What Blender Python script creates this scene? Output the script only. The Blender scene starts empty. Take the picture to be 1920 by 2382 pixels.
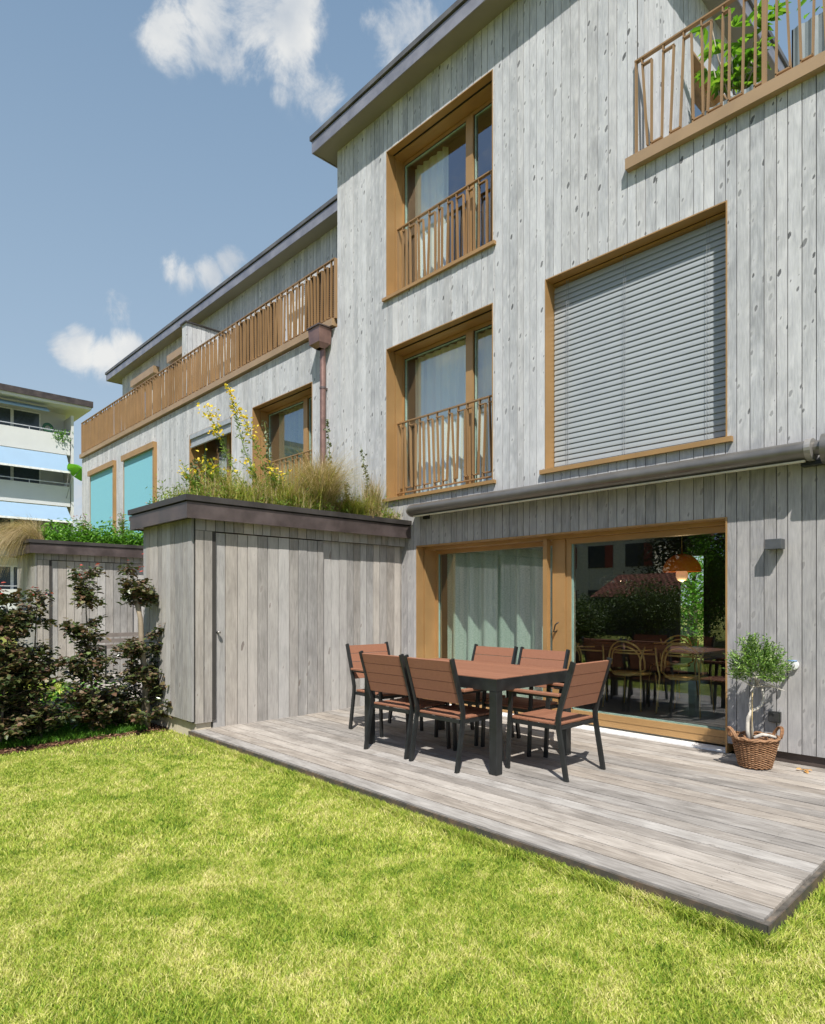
import bpy, math, random
import numpy as np
from mathutils import Vector, Matrix
R = math.radians
sc = bpy.context.scene
col = sc.collection
random.seed(7); rng = np.random.default_rng(7)

# ------------------------------------------------------------------ camera
cd = bpy.data.cameras.new('camera'); cam = bpy.data.objects.new('camera', cd); col.objects.link(cam)
cam.location = (0, 0, 1.35); cam.rotation_euler = (R(90), 0, math.atan(1490/1410))
cd.sensor_fit = 'HORIZONTAL'; cd.sensor_width = 36; cd.lens = 36*1490/1920
cd.shift_y = 211/1920; cd.clip_start = .05; cd.clip_end = 2000
sc.camera = cam
sc.view_settings.view_transform = 'Standard'; sc.view_settings.look = 'None'
sc.view_settings.exposure = 0.32; sc.view_settings.gamma = 1
# ------------------------------------------------------------------ sun + sky
SUN = Vector((-1.07, 1, -2.0)).normalized()
sd = bpy.data.lights.new('sun', 'SUN'); sd.energy = 5.0; sd.angle = R(.55); sd.color = (1, .965, .91)
so = bpy.data.objects.new('sun', sd); col.objects.link(so); so.rotation_euler = SUN.to_track_quat('-Z', 'Y').to_euler()
so.location = (6, -6, 14)
w = bpy.data.worlds.new('World'); sc.world = w; w.use_nodes = True
nt = w.node_tree; N = nt.nodes; Lk = nt.links; N.clear()
def nn(t, **k):
    n = N.new(t)
    for a, b in k.items(): setattr(n, a, b)
    return n
out = nn('ShaderNodeOutputWorld'); bg = nn('ShaderNodeBackground'); Lk.new(bg.outputs[0], out.inputs[0]); bg.inputs[1].default_value = .08
sky = nn('ShaderNodeTexSky', sky_type='NISHITA', sun_disc=False, sun_elevation=R(53.8), sun_rotation=R(133), air_density=1.0, dust_density=1.6, ozone_density=1.4, altitude=400)
tc = nn('ShaderNodeTexCoord'); sp = nn('ShaderNodeSeparateXYZ'); Lk.new(tc.outputs['Generated'], sp.inputs[0])
grad = nn('ShaderNodeValToRGB'); Lk.new(sp.outputs[2], grad.inputs[0]); ge = grad.color_ramp.elements
ge[0].position = .0; ge[0].color = (.64, .77, .86, 1); ge[1].position = .72; ge[1].color = (.245, .385, .575, 1); e_ = ge.new(.32); e_.color = (.43, .585, .75, 1)
gs2 = nn('ShaderNodeMix', data_type='RGBA'); sfac = nn('ShaderNodeMapRange', interpolation_type='SMOOTHSTEP'); Lk.new(sp.outputs[1], sfac.inputs[0]); sfac.inputs[1].default_value = .15; sfac.inputs[2].default_value = -.3
Lk.new(sfac.outputs[0], gs2.inputs[0]); Lk.new(grad.outputs[0], gs2.inputs[6]); gs2.inputs[7].default_value = (.38, .56, .90, 1)      # clearer, deeper blue opposite
gsc = nn('ShaderNodeVectorMath', operation='SCALE'); Lk.new(gs2.outputs[2], gsc.inputs[0]); gsc.inputs[3].default_value = 9.4
north = nn('ShaderNodeMapRange', interpolation_type='SMOOTHSTEP'); Lk.new(sp.outputs[1], north.inputs[0]); north.inputs[1].default_value = -.35; north.inputs[2].default_value = .25; north.inputs[3].default_value = .70; north.inputs[4].default_value = .8
grey = nn('ShaderNodeMix', data_type='RGBA'); Lk.new(north.outputs[0], grey.inputs[0])
Lk.new(sky.outputs[0], grey.inputs[6]); Lk.new(gsc.outputs[0], grey.inputs[7])
nz = nn('ShaderNodeTexNoise'); nz.inputs['Scale'].default_value = 11; nz.inputs['Detail'].default_value = 9; nz.inputs['Roughness'].default_value = .64; nz.inputs['Distortion'].default_value = .45
Lk.new(tc.outputs['Generated'], nz.inputs['Vector'])
def math_(op, a, b=None, clamp=False):
    m = nn('ShaderNodeMath', operation=op, use_clamp=clamp)
    for i, v in enumerate((a, b)):
        if v is None: continue
        if isinstance(v, (int, float)): m.inputs[i].default_value = v
        else: Lk.new(v, m.inputs[i])
    return m.outputs[0]
cth, sth = 1490/math.hypot(1410, 1490), 1410/math.hypot(1410, 1490)
def skydir(px, py):       # compass and height of a cloud, as a unit vector
    return Vector((-cth*1, sth, 0)).to_3d() if False else (Vector((-.7264, .6873, 0)) + Vector((.6873, .7264, 0))*((px-960)/1490) + Vector((0, 0, 1))*((1402-py)/1490)).normalized()
blobs = [(590, 25, .10, 1.0), (680, 60, .10, 1.0), (500, 20, .08, .95), (400, 80, .07, .85), (480, 95, .06, .75), (560, 125, .075, .7), (655, 125, .07, .75), (720, 170, .075, .6), (775, 225, .065, .58), (650, 215, .03, .5), (700, 70, .05, .9),
         (915, 45, .085, .85), (965, 90, .085, .75), (930, 130, .05, .7),
         (430, 640, .042, .72), (400, 625, .04, .68), (490, 635, .050, .95), (535, 610, .05, .98), (560, 650, .045, .9),
         (150, 800, .045, .85), (190, 815, .060, 1.05), (240, 830, .055, 1.05), (300, 815, .055, 1.05), (350, 830, .05, .9), (180, 780, .04, .8),
         (290, 730, .045, .42), (250, 700, .035, .38), (190, 1130, .07, .8), (200, 1200, .08, .75)]
# vectors leaving the garden towards the houses opposite, seen in the panes
mask = None
for px, py, r_, a_ in blobs:
    d = nn('ShaderNodeVectorMath', operation='DISTANCE'); Lk.new(tc.outputs['Generated'], d.inputs[0]); d.inputs[1].default_value = skydir(px, py)
    m = nn('ShaderNodeMapRange', interpolation_type='SMOOTHERSTEP'); Lk.new(d.outputs['Value'], m.inputs[0])
    m.inputs[1].default_value = r_*.84; m.inputs[2].default_value = 0; m.inputs[3].default_value = 0; m.inputs[4].default_value = a_
    mask = m.outputs[0] if mask is None else math_('MAXIMUM', mask, m.outputs[0])
back = math_('MULTIPLY', math_('MULTIPLY', sp.outputs[1], -2.2, True), .55)          # broken cloud over the other half of the sky
n2 = nn('ShaderNodeTexNoise'); n2.inputs['Scale'].default_value = 3.2; n2.inputs['Detail'].default_value = 3; Lk.new(tc.outputs['Generated'], n2.inputs['Vector'])
back = math_('MULTIPLY', back, math_('MULTIPLY', math_('SUBTRACT', n2.outputs[0], .40), 5.5, True))
mask = math_('MAXIMUM', mask, back)
dens = math_('ADD', math_('MULTIPLY', mask, 1.10), math_('MULTIPLY', math_('SUBTRACT', nz.outputs[0], .52), 3.5))
cl = nn('ShaderNodeMapRange', interpolation_type='SMOOTHSTEP'); Lk.new(dens, cl.inputs[0]); cl.inputs[1].default_value = .14; cl.inputs[2].default_value = 1.0
clm = math_('MULTIPLY', cl.outputs[0], math_('MULTIPLY', mask, 3.5, True))
mx = nn('ShaderNodeMix', data_type='RGBA'); Lk.new(math_('MULTIPLY', clm, .93), mx.inputs[0]); Lk.new(grey.outputs[2], mx.inputs[6])
shade = nn('ShaderNodeMix', data_type='RGBA'); n3 = nn('ShaderNodeTexNoise'); n3.inputs['Scale'].default_value = 16; n3.inputs['Detail'].default_value = 5; Lk.new(tc.outputs['Generated'], n3.inputs['Vector'])
Lk.new(math_('MULTIPLY', math_('SUBTRACT', n3.outputs[0], .3), 2.4, True), shade.inputs[0]); shade.inputs[6].default_value = (5.6, 6.1, 6.7, 1); shade.inputs[7].default_value = (8.7, 8.7, 8.5, 1)
Lk.new(shade.outputs[2], mx.inputs[7]); Lk.new(mx.outputs[2], bg.inputs[0])

# ------------------------------------------------------------------ mesh helpers
class MB:
    def __init__(s): s.v = []; s.f = []; s.sm = []
    def add(s, vs, fs, smooth=False):
        b = len(s.v); s.v += [tuple(v) for v in vs]; s.f += [tuple(b+i for i in f) for f in fs]; s.sm += [smooth]*len(fs)
    def box(s, x0, x1, y0, y1, z0, z1):
        s.add([(x, y, z) for x in (x0, x1) for y in (y0, y1) for z in (z0, z1)],
              [(0, 1, 3, 2), (4, 6, 7, 5), (0, 4, 5, 1), (2, 3, 7, 6), (0, 2, 6, 4), (1, 5, 7, 3)])
        return s
    def cbox(s, x0, x1, y0, y1, z0, z1, c=.004):       # box with chamfered edges
        X = (x0, x1); Y = (y0, y1); Z = (z0, z1); b = len(s.v); idx = {}
        vs = []
        for i in (0, 1):
            for j in (0, 1):
                for k in (0, 1):
                    sx, sy, sz = (1-2*i)*c, (1-2*j)*c, (1-2*k)*c
                    for a, p in enumerate(((X[i], Y[j]+sy, Z[k]+sz), (X[i]+sx, Y[j], Z[k]+sz), (X[i]+sx, Y[j]+sy, Z[k]))):
                        idx[i, j, k, a] = len(vs); vs.append(p)
        q = lambda *t: [idx[x] for x in t]
        fs = []
        for i in (0, 1):
            fs.append(q((i, 0, 0, 0), (i, 1, 0, 0), (i, 1, 1, 0), (i, 0, 1, 0))); fs.append(q((0, i, 0, 1), (1, i, 0, 1), (1, i, 1, 1), (0, i, 1, 1))); fs.append(q((0, 0, i, 2), (1, 0, i, 2), (1, 1, i, 2), (0, 1, i, 2)))
            for j in (0, 1):
                fs.append(q((i, j, 0, 0), (i, j, 1, 0), (i, j, 1, 1), (i, j, 0, 1)))
                fs.append(q((i, 0, j, 0), (i, 1, j, 0), (i, 1, j, 2), (i, 0, j, 2)))
                fs.append(q((0, i, j, 1), (1, i, j, 1), (1, i, j, 2), (0, i, j, 2)))
                for k in (0, 1): fs.append(q((i, j, k, 0), (i, j, k, 1), (i, j, k, 2)))
        s.add(vs, fs); return s
    def beam(s, p, q, wd, ht, up=(0, 0, 1), c=0):
        p = Vector(p); q = Vector(q); d = (q-p).normalized(); u = Vector(up)
        if abs(d.dot(u)) > .98: u = Vector((0, 1, 0))
        r = d.cross(u).normalized(); u = r.cross(d).normalized()
        vs = []
        for t in (p, q):
            for a, b in ((-1, -1), (1, -1), (1, 1), (-1, 1)): vs.append(t + r*wd/2*a + u*ht/2*b)
        s.add(vs, [(0, 1, 5, 4), (1, 2, 6, 5), (2, 3, 7, 6), (3, 0, 4, 7), (3, 2, 1, 0), (4, 5, 6, 7)]); return s
    def tube(s, pts, r, n=8, cap=True):
        pts = [Vector(p) for p in pts]; m = len(pts); rs = r if hasattr(r, '__len__') else [r]*m
        vs = []; up = Vector((0, 0, 1)); prev = None
        for i, p in enumerate(pts):
            d = (pts[min(i+1, m-1)] - pts[max(i-1, 0)]).normalized()
            if prev is None:
                a = d.orthogonal().normalized()
            else:
                a = (prev - d*prev.dot(d)).normalized()
            prev = a; b = d.cross(a)
            for k in range(n):
                t = 2*math.pi*k/n; vs.append(p + (a*math.cos(t) + b*math.sin(t))*rs[i])
        fs = [(i*n+k, i*n+(k+1) % n, (i+1)*n+(k+1) % n, (i+1)*n+k) for i in range(m-1) for k in range(n)]
        s.add(vs, fs, True)
        if cap: s.add([], []); b = len(s.v)-m*n; s.f += [tuple(b+k for k in reversed(range(n))), tuple(b+(m-1)*n+k for k in range(n))]; s.sm += [False, False]
        return s
    def lathe(s, prof, c=(0, 0, 0), n=24):
        vs = [(c[0]+r_*math.cos(2*math.pi*k/n), c[1]+r_*math.sin(2*math.pi*k/n), c[2]+z) for r_, z in prof for k in range(n)]
        s.add(vs, [(i*n+k, i*n+(k+1) % n, (i+1)*n+(k+1) % n, (i+1)*n+k) for i in range(len(prof)-1) for k in range(n)], True); return s
    def prism_x(s, poly, x0, x1, smooth=False):       # poly in (y,z)
        n = len(poly); vs = [(x0, y, z) for y, z in poly] + [(x1, y, z) for y, z in poly]
        s.add(vs, [(i, (i+1) % n, n+(i+1) % n, n+i) for i in range(n)], smooth); s.add(vs, [tuple(reversed(range(n))), tuple(range(n, 2*n))]); return s
    def build(s, name, m, parent=None, kind=None):
        me = bpy.data.meshes.new(name); me.from_pydata(s.v, [], s.f); me.polygons.foreach_set('use_smooth', s.sm)
        me.materials.append(m); me.update()
        return link(name, me, parent, kind)
def wloc(o):
    v = Vector((0, 0, 0))
    while o is not None: v += o.location; o = o.parent
    return v
def link(name, me, parent=None, kind=None):
    o = bpy.data.objects.new(name, me); col.objects.link(o)
    if parent is not None:
        o.parent = parent
        if not parent.get('_local') and parent.type == 'EMPTY': o.location = -parent.location
    if kind: o['kind'] = kind
    return o
def np_mesh(name, V, F, m, parent=None, kind=None):       # V (n,3), F (k,c) all same corner count
    me = bpy.data.meshes.new(name); k, c = F.shape
    me.vertices.add(len(V)); me.vertices.foreach_set('co', np.ascontiguousarray(V, dtype=np.float32).ravel())
    me.loops.add(k*c); me.loops.foreach_set('vertex_index', np.ascontiguousarray(F, dtype=np.int32).ravel())
    me.polygons.add(k); me.polygons.foreach_set('loop_start', np.arange(0, k*c, c, dtype=np.int32))
    me.update(calc_edges=True); me.materials.append(m)
    return link(name, me, parent, kind)
def tag(o, label, cat, group=None):
    o['label'] = label; o['category'] = cat
    if group: o['group'] = group
    return o
def thing(name, label, cat, loc=(0, 0, 0), rz=0, group=None, local=False):
    o = bpy.data.objects.new(name, None); col.objects.link(o); o.location = loc; o.rotation_euler = (0, 0, rz); o.empty_display_size = .1
    if local: o['_local'] = 1
    return tag(o, label, cat, group)
def dup(o, parent=None):
    c = o.copy(); col.objects.link(c)
    if parent is not None: c.parent = parent
    for ch in list(o.children): dup(ch, c)
    return c

# ------------------------------------------------------------------ materials
class Mat:
    def __init__(s, name, rough=.6, base=(.5, .5, .5), metal=0, spec=.5):
        s.m = bpy.data.materials.new(name); s.m.use_nodes = True; s.t = s.m.node_tree; s.n = s.t.nodes
        s.b = s.n['Principled BSDF']; s.b.inputs['Base Color'].default_value = (*base, 1); s.b.inputs['Roughness'].default_value = rough
        s.b.inputs['Metallic'].default_value = metal; s.b.inputs['Specular IOR Level'].default_value = spec
        s.tc = s.n.new('ShaderNodeTexCoord'); s.pos = s.tc.outputs['Object']
    def l(s, a, b): s.t.links.new(a, b)
    def math(s, op, a, b=None, clamp=False):
        m = s.n.new('ShaderNodeMath'); m.operation = op; m.use_clamp = clamp
        for i, v in enumerate((a, b)):
            if v is None: continue
            if isinstance(v, (int, float)): m.inputs[i].default_value = v
            else: s.l(v, m.inputs[i])
        return m.outputs[0]
    def rand(s): return s.n.new('ShaderNodeNewGeometry').outputs['Random Per Island']
    def noise(s, vec=None, scale=5, detail=3, rough=.5, dist=0):
        n = s.n.new('ShaderNodeTexNoise'); n.inputs['Scale'].default_value = scale; n.inputs['Detail'].default_value = detail; n.inputs['Roughness'].default_value = rough; n.inputs['Distortion'].default_value = dist
        s.l(vec if vec is not None else s.pos, n.inputs['Vector']); return n.outputs[0]
    def comb(s, x, y, z):
        c = s.n.new('ShaderNodeCombineXYZ')
        for i, v in enumerate((x, y, z)):
            if isinstance(v, (int, float)): c.inputs[i].default_value = v
            else: s.l(v, c.inputs[i])
        return c.outputs[0]
    def sep(s):
        c = s.n.new('ShaderNodeSeparateXYZ'); s.l(s.pos, c.inputs[0]); return c.outputs
    def rng(s, v, a, b, c=0, d=1, smooth=True):
        m = s.n.new('ShaderNodeMapRange'); m.interpolation_type = 'SMOOTHSTEP' if smooth else 'LINEAR'
        s.l(v, m.inputs[0])
        for i, x in enumerate((a, b, c, d)): m.inputs[i+1].default_value = x
        return m.outputs[0]
    def mix(s, f, a, b, mode='MIX'):
        m = s.n.new('ShaderNodeMix'); m.data_type = 'RGBA'; m.blend_type = mode
        for i, v in ((0, f), (6, a), (7, b)):
            if isinstance(v, (int, float)): m.inputs[i].default_value = v
            elif isinstance(v, tuple): m.inputs[i].default_value = (*v, 1)
            else: s.l(v, m.inputs[i])
        return m.outputs[2]
    def ramp(s, v, stops):
        r = s.n.new('ShaderNodeValToRGB'); e = r.color_ramp.elements
        e[0].position, e[0].color = stops[0][0], (*stops[0][1], 1); e[1].position, e[1].color = stops[-1][0], (*stops[-1][1], 1)
        for p, c in stops[1:-1]: x = e.new(p); x.color = (*c, 1)
        s.l(v, r.inputs[0]); return r.outputs[0]
    def base(s, c): s.l(c, s.b.inputs['Base Color'])
    def bump(s, h, strength=.3, dist=.01):
        b = s.n.new('ShaderNodeBump'); b.inputs['Strength'].default_value = strength; b.inputs['Distance'].default_value = dist
        s.l(h, b.inputs['Height']); s.l(b.outputs[0], s.b.inputs['Normal'])
def wood(name, dark, mid, light, knots=.5, knotcol=(.10, .085, .07), grain='z', blotch=.5, u_s=1.0, hi=.0, kdist=.13, ks=(8.5, 3.4), warm=1.0, fresh=False):
    """weathered boards: long grain, board to board tone, knots"""
    M = Mat(name, rough=.82, spec=.25); x, y, z = M.sep(); rd = M.rand()
    if grain == 'z': u = M.math('ADD', x, y); v = z
    elif grain == 'x': u = M.math('ADD', y, z); v = x
    else: u = M.math('ADD', x, z); v = y
    off = M.math('MULTIPLY', rd, 37.0)
    vec = M.comb(u, M.math('MULTIPLY', v, .07), off)
    fine = M.noise(vec, 95*u_s, 5, .65, .3)
    med = M.noise(M.comb(u, M.math('MULTIPLY', v, .22), off), 14, 4, .6, .8)
    big = M.noise(M.comb(u, v, off), 2.2, 3, .55)
    f = M.math('ADD', M.math('MULTIPLY', fine, .42), M.math('ADD', M.math('MULTIPLY', med, .38), M.math('MULTIPLY', big, .30)))
    line = M.noise(M.comb(u, M.math('MULTIPLY', v, .028), off), 210*u_s, 4, .6, .15)
    f = M.math('SUBTRACT', f, M.math('MULTIPLY', M.rng(line, .50, .68), .10))
    f = M.math('ADD', f, M.math('MULTIPLY', M.math('SUBTRACT', rd, .5), .22*blotch*2))
    c = M.ramp(f, [(.32, dark), (.52, mid), (.74, light)])
    # warm/cool drift from board to board
    c = M.mix(M.rng(M.math('FRACT', M.math('MULTIPLY', rd, 7.31)), .35, 1, 0, warm), c, M.mix(1.0, c, (1.05, .99, .92), 'MULTIPLY'))
    vo = M.n.new('ShaderNodeTexVoronoi'); vo.voronoi_dimensions = '2D'; vo.inputs['Scale'].default_value = 1; vo.inputs['Randomness'].default_value = .9
    wob = M.math('ADD', M.math('MULTIPLY', M.math('SUBTRACT', med, .5), .35), M.math('MULTIPLY', M.math('SUBTRACT', M.noise(M.comb(u, v, off), 75, 3, .7), .5), .22))
    kv = M.comb(M.math('ADD', M.math('ADD', M.math('MULTIPLY', u, ks[0]), off), wob), M.math('ADD', M.math('ADD', M.math('MULTIPLY', v, ks[1]), M.math('MULTIPLY', off, 1.7)), M.math('MULTIPLY', u, -ks[0]*.5)), 0)
    M.l(kv, vo.inputs['Vector'])
    cs = M.n.new('ShaderNodeSeparateColor'); M.l(vo.outputs['Color'], cs.inputs[0])
    pick = M.math('LESS_THAN', cs.outputs[0], knots)
    kr = M.math('MULTIPLY', M.math('POWER', cs.outputs[1], 1.8), kdist)
    k = M.math('MULTIPLY', M.rng(M.math('SUBTRACT', vo.outputs['Distance'], kr), -.012, .03, 1, 0), pick)
    ring = M.math('MULTIPLY', M.rng(vo.outputs['Distance'], kdist*.7, kdist*2.6, 1, 0), pick)
    if fresh: k = M.math('MULTIPLY', k, M.rng(v, 2.0, 3.0, .45, 1))
    c = M.mix(M.math('MULTIPLY', ring, .28), c, (min(1, light[0]*1.12), min(1, light[1]*1.1), min(1, light[2]*1.07)))
    c = M.mix(M.math('MULTIPLY', k, M.math('ADD', .35, M.math('MULTIPLY', cs.outputs[2], .6))), c, knotcol)
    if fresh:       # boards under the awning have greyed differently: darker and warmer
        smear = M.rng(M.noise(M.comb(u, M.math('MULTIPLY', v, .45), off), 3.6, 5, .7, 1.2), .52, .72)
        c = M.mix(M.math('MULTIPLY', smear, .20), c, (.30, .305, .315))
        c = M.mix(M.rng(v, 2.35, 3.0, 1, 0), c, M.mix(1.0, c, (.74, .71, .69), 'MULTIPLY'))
    M.base(c); M.bump(M.math('ADD', fine, M.math('MULTIPLY', k, -.8)), .35, .004); return M.m
def plain(name, c, rough=.5, metal=0, var=.12, scale=8, spec=.5, bump=0):
    M = Mat(name, rough, c, metal, spec); n = M.noise(None, scale, 5, .6)
    M.base(M.mix(M.rng(n, .3, .7), tuple(x*(1-var) for x in c), tuple(min(1, x*(1+var)) for x in c)))
    M.l(M.rng(n, .3, .7, max(0, rough-.08), min(1, rough+.08)), M.b.inputs['Roughness'])
    if bump: M.bump(M.noise(None, scale*12, 4, .6), bump, .003)
    return M.m
def leafmat(name, stops, trans=.35, rough=.5, patch=None, spec=.35):
    M = Mat(name, rough, spec=spec); rd = M.rand()
    f = rd
    if patch: f = M.math('ADD', M.math('MULTIPLY', rd, 1-patch[1]), M.math('MULTIPLY', M.rng(M.noise(None, patch[0], 3, .6), .3, .7), patch[1]))
    c = M.ramp(f, stops); M.base(c)
    tr = M.n.new('ShaderNodeBsdfTranslucent'); M.l(M.mix(1.0, c, (1.15, 1.25, .7), 'MULTIPLY'), tr.inputs[0])
    mxs = M.n.new('ShaderNodeMixShader'); mxs.inputs[0].default_value = trans; M.l(M.b.outputs[0], mxs.inputs[1]); M.l(tr.outputs[0], mxs.inputs[2])
    M.l(mxs.outputs[0], M.n['Material Output'].inputs[0]); return M.m
def glassmat(name, tint=(.88, .93, .91), refl=1.7, add=.03):
    m = bpy.data.materials.new(name); m.use_nodes = True; t = m.node_tree; n = t.nodes; n.clear()
    o = n.new('ShaderNodeOutputMaterial'); mxs = n.new('ShaderNodeMixShader'); tr = n.new('ShaderNodeBsdfTransparent'); gl = n.new('ShaderNodeBsdfGlossy')
    fr = n.new('ShaderNodeFresnel'); ge = n.new('ShaderNodeNewGeometry'); mi = n.new('ShaderNodeMath'); mi.operation = 'MULTIPLY_ADD'; mi.inputs[1].default_value = 1/1.5-1.5; mi.inputs[2].default_value = 1.5
    t.links.new(ge.outputs['Backfacing'], mi.inputs[0]); t.links.new(mi.outputs[0], fr.inputs[0]); tr.inputs[0].default_value = (*tint, 1); gl.inputs['Roughness'].default_value = .004; gl.inputs[0].default_value = (.92, .96, 1, 1)
    ma = n.new('ShaderNodeMath'); ma.operation = 'MULTIPLY_ADD'; ma.use_clamp = True; ma.inputs[1].default_value = refl; ma.inputs[2].default_value = add
    t.links.new(fr.outputs[0], ma.inputs[0]); t.links.new(ma.outputs[0], mxs.inputs[0]); t.links.new(tr.outputs[0], mxs.inputs[1]); t.links.new(gl.outputs[0], mxs.inputs[2]); t.links.new(mxs.outputs[0], o.inputs[0])
    return m
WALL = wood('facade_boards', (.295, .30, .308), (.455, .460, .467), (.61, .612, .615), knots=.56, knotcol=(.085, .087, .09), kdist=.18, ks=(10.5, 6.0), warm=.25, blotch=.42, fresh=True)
SHEDW = wood('shed_boards', (.215, .205, .193), (.335, .320, .303), (.46, .44, .415), knots=.20, knotcol=(.17, .14, .12), kdist=.15, blotch=.6)
DECKW = wood('deck_boards', (.140, .127, .112), (.290, .266, .240), (.485, .455, .418), knots=.2, knotcol=(.15, .125, .11), grain='x', blotch=.32, kdist=.13)
GAP = plain('dark_batten', (.05, .045, .04), .9)
def bronze(name, c, rib=True):
    M = Mat(name, .42, c, .25, .5); n = M.noise(None, 3, 4); M.base(M.mix(M.rng(n, .3, .7), tuple(v*.93 for v in c), tuple(v*1.07 for v in c))); return M.m
BRASS = bronze('bronze_paint', (.40, .235, .095)); RAILM = bronze('bronze_rail', (.34, .205, .095)); BEAMM = bronze('bronze_beam', (.40, .265, .145))
COPPER = plain('weathered_copper', (.135, .105, .10), .42, .5, .3, 3)
COPPER2 = plain('copper_pipe', (.25, .15, .125), .40, .5, .2, 5)
FASCIA = plain('brown_sheet_metal', (.09, .07, .065), .45, .5, .25, 3)
CAPM = plain('dark_sheet_cap', (.07, .062, .058), .5, .4, .2, 3)
FASC2 = plain('zinc_fascia', (.30, .29, .31), .42, .5, .2, 2.5)
SOFF = plain('soffit_board', (.24, .22, .175), .8, 0, .06, 2)
RENDER = plain('plaster', (.62, .60, .55), .9, 0, .05, 2)
CONC = plain('pale_concrete', (.50, .44, .33), .9, 0, .12, 6, bump=.3)
DARKM = plain('black_metal', (.022, .024, .024), .38, .2, .2, 10)
GLASS = glassmat('window_glass', (.92, .96, .94), 2.0, .13)
GLASSD = glassmat('door_glass', (.88, .93, .90), 2.3, .09)
GREYM = plain('awning_metal', (.17, .16, .145), .38, .55, .08, 6)
SEAL = plain('glazing_seal', (.02, .03, .03), .4); EDGE = plain('glass_edge', (.30, .42, .35), .3)
WHITE = plain('white_metal', (.78, .78, .76), .4)
INTW = plain('room_paint', (.10, .095, .09), .9, 0, .05, 1)
INTW2 = plain('room_paint_pale', (.22, .22, .22), .9, 0, .05, 1)
INTF = plain('room_floor', (.11, .085, .065), .35, 0, .2, 3)

# ------------------------------------------------------------------ ground and lawn
LZ = -.085
M = Mat('soil_grass', .95, spec=.1); f = M.noise(None, 1.1, 4, .6); g2 = M.noise(None, 40, 4, .6)
M.base(M.mix(M.rng(f, .35, .65), M.mix(g2, (.10, .13, .025), (.22, .24, .05)), M.mix(g2, (.16, .17, .035), (.33, .32, .09)))); SOIL = M.m
g = MB(); g.add([(-400, -400, LZ-.012), (400, -400, LZ-.012), (400, 400, LZ-.012), (-400, 400, LZ-.012)], [(0, 1, 2, 3)])
o = g.build('ground', SOIL, kind='structure')
M = Mat('lawn_blades', .55, spec=.25); rd = M.rand()
patch = M.rng(M.noise(None, 1.3, 5, .72, 1.0), .30, .66); p2 = M.noise(None, 5.5, 4, .7, .6)
f = M.math('ADD', M.math('MULTIPLY', patch, .30), M.math('ADD', M.math('MULTIPLY', rd, .62), M.math('ADD', .02, M.math('ADD', M.math('MULTIPLY', M.math('SUBTRACT', p2, .5), .95), M.math('MULTIPLY', M.math('SUBTRACT', M.noise(None, 19, 3, .6), .5), .30)))))
c = M.ramp(f, [(.0, (.065, .14, .012)), (.2, (.17, .29, .022)), (.42, (.36, .455, .045)), (.64, (.55, .57, .115)), (.95, (.84, .74, .35))]); M.base(c)
tr = M.n.new('ShaderNodeBsdfTranslucent'); M.l(c, tr.inputs[0]); ms = M.n.new('ShaderNodeMixShader'); ms.inputs[0].default_value = .22
M.l(M.b.outputs[0], ms.inputs[1]); M.l(tr.outputs[0], ms.inputs[2]); M.l(ms.outputs[0], M.n['Material Output'].inputs[0]); LAWN = M.m
def blades(P, h, wd, lean, curl=.5):
    n = len(P); a = rng.uniform(0, 2*np.pi, n); hh = h*rng.uniform(.55, 1.15, n); b = rng.uniform(0, 2*np.pi, n); ln = lean*rng.uniform(.2, 1.3, n)*hh
    wx = np.cos(a)*wd*.5; wy = np.sin(a)*wd*.5
    V = np.zeros((n, 5, 3)); tip = np.stack([np.cos(b)*ln, np.sin(b)*ln, hh*np.clip(1-.35*lean, .3, 1)*np.ones(n)], 1); mid = tip*np.array([.38, .38, .62])
    V[:, 0] = P + np.stack([wx, wy, 0*wx], 1); V[:, 1] = P - np.stack([wx, wy, 0*wx], 1)
    V[:, 2] = P + mid - np.stack([wx, wy, 0*wx], 1)*.8; V[:, 3] = P + mid + np.stack([wx, wy, 0*wx], 1)*.8; V[:, 4] = P + tip
    base = np.arange(n)[:, None]*5
    F = np.concatenate([base+np.array([[0, 1, 2]]), base+np.array([[0, 2, 3]]), base+np.array([[3, 2, 4]])], 0)
    return V.reshape(-1, 3), F
def camdist(P): return P[:, 0]*-.7264 + P[:, 1]*.6873, P[:, 0]*.6873 + P[:, 1]*.7264
def lawn_points(n, zmin, zmax, pad=.3):
    Z = np.sqrt(rng.uniform(zmin**2, zmax**2, n)); S = rng.uniform(-1, 1, n)*(Z*.66+pad)
    x = -.7264*Z + .6873*S; y = .6873*Z + .7264*S; return np.stack([x, y, np.full(n, LZ-.012)], 1)
def bed_edge(y): return -7.18 + .10*np.sin(y*1.3)
def keep(P):
    deck = (P[:, 0] > -6.52) & (P[:, 0] < -.925) & (P[:, 1] > 2.95)
    wallz = (P[:, 1] > 5.95); shed = (P[:, 0] < -6.45) & (P[:, 1] > 3.0); bed = (P[:, 0] < bed_edge(P[:, 1])) & (P[:, 1] > -.5)
    return P[~(deck | wallz | shed | bed)]
Vs = []; Fs = []; nb = 0
for n, z0, z1, h, wd in ((330000, 2.0, 3.6, .035, .0033), (330000, 3.6, 6.0, .036, .0043), (110000, 6.0, 9.5, .037, .0066)):
    P = keep(lawn_points(n, z0, z1)); V, F = blades(P, h, wd, .8); Vs.append(V); Fs.append(F+nb); nb += len(V)
P = np.stack([rng.uniform(-7.1, 3.5, 60000), rng.uniform(-6, 2.8, 60000), np.full(60000, LZ-.012)], 1); P = keep(P); P = P[camdist(P)[0] < 2.0]
V, F = blades(P, .05, .012, .8); Vs.append(V); Fs.append(F+nb); nb += len(V)
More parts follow.
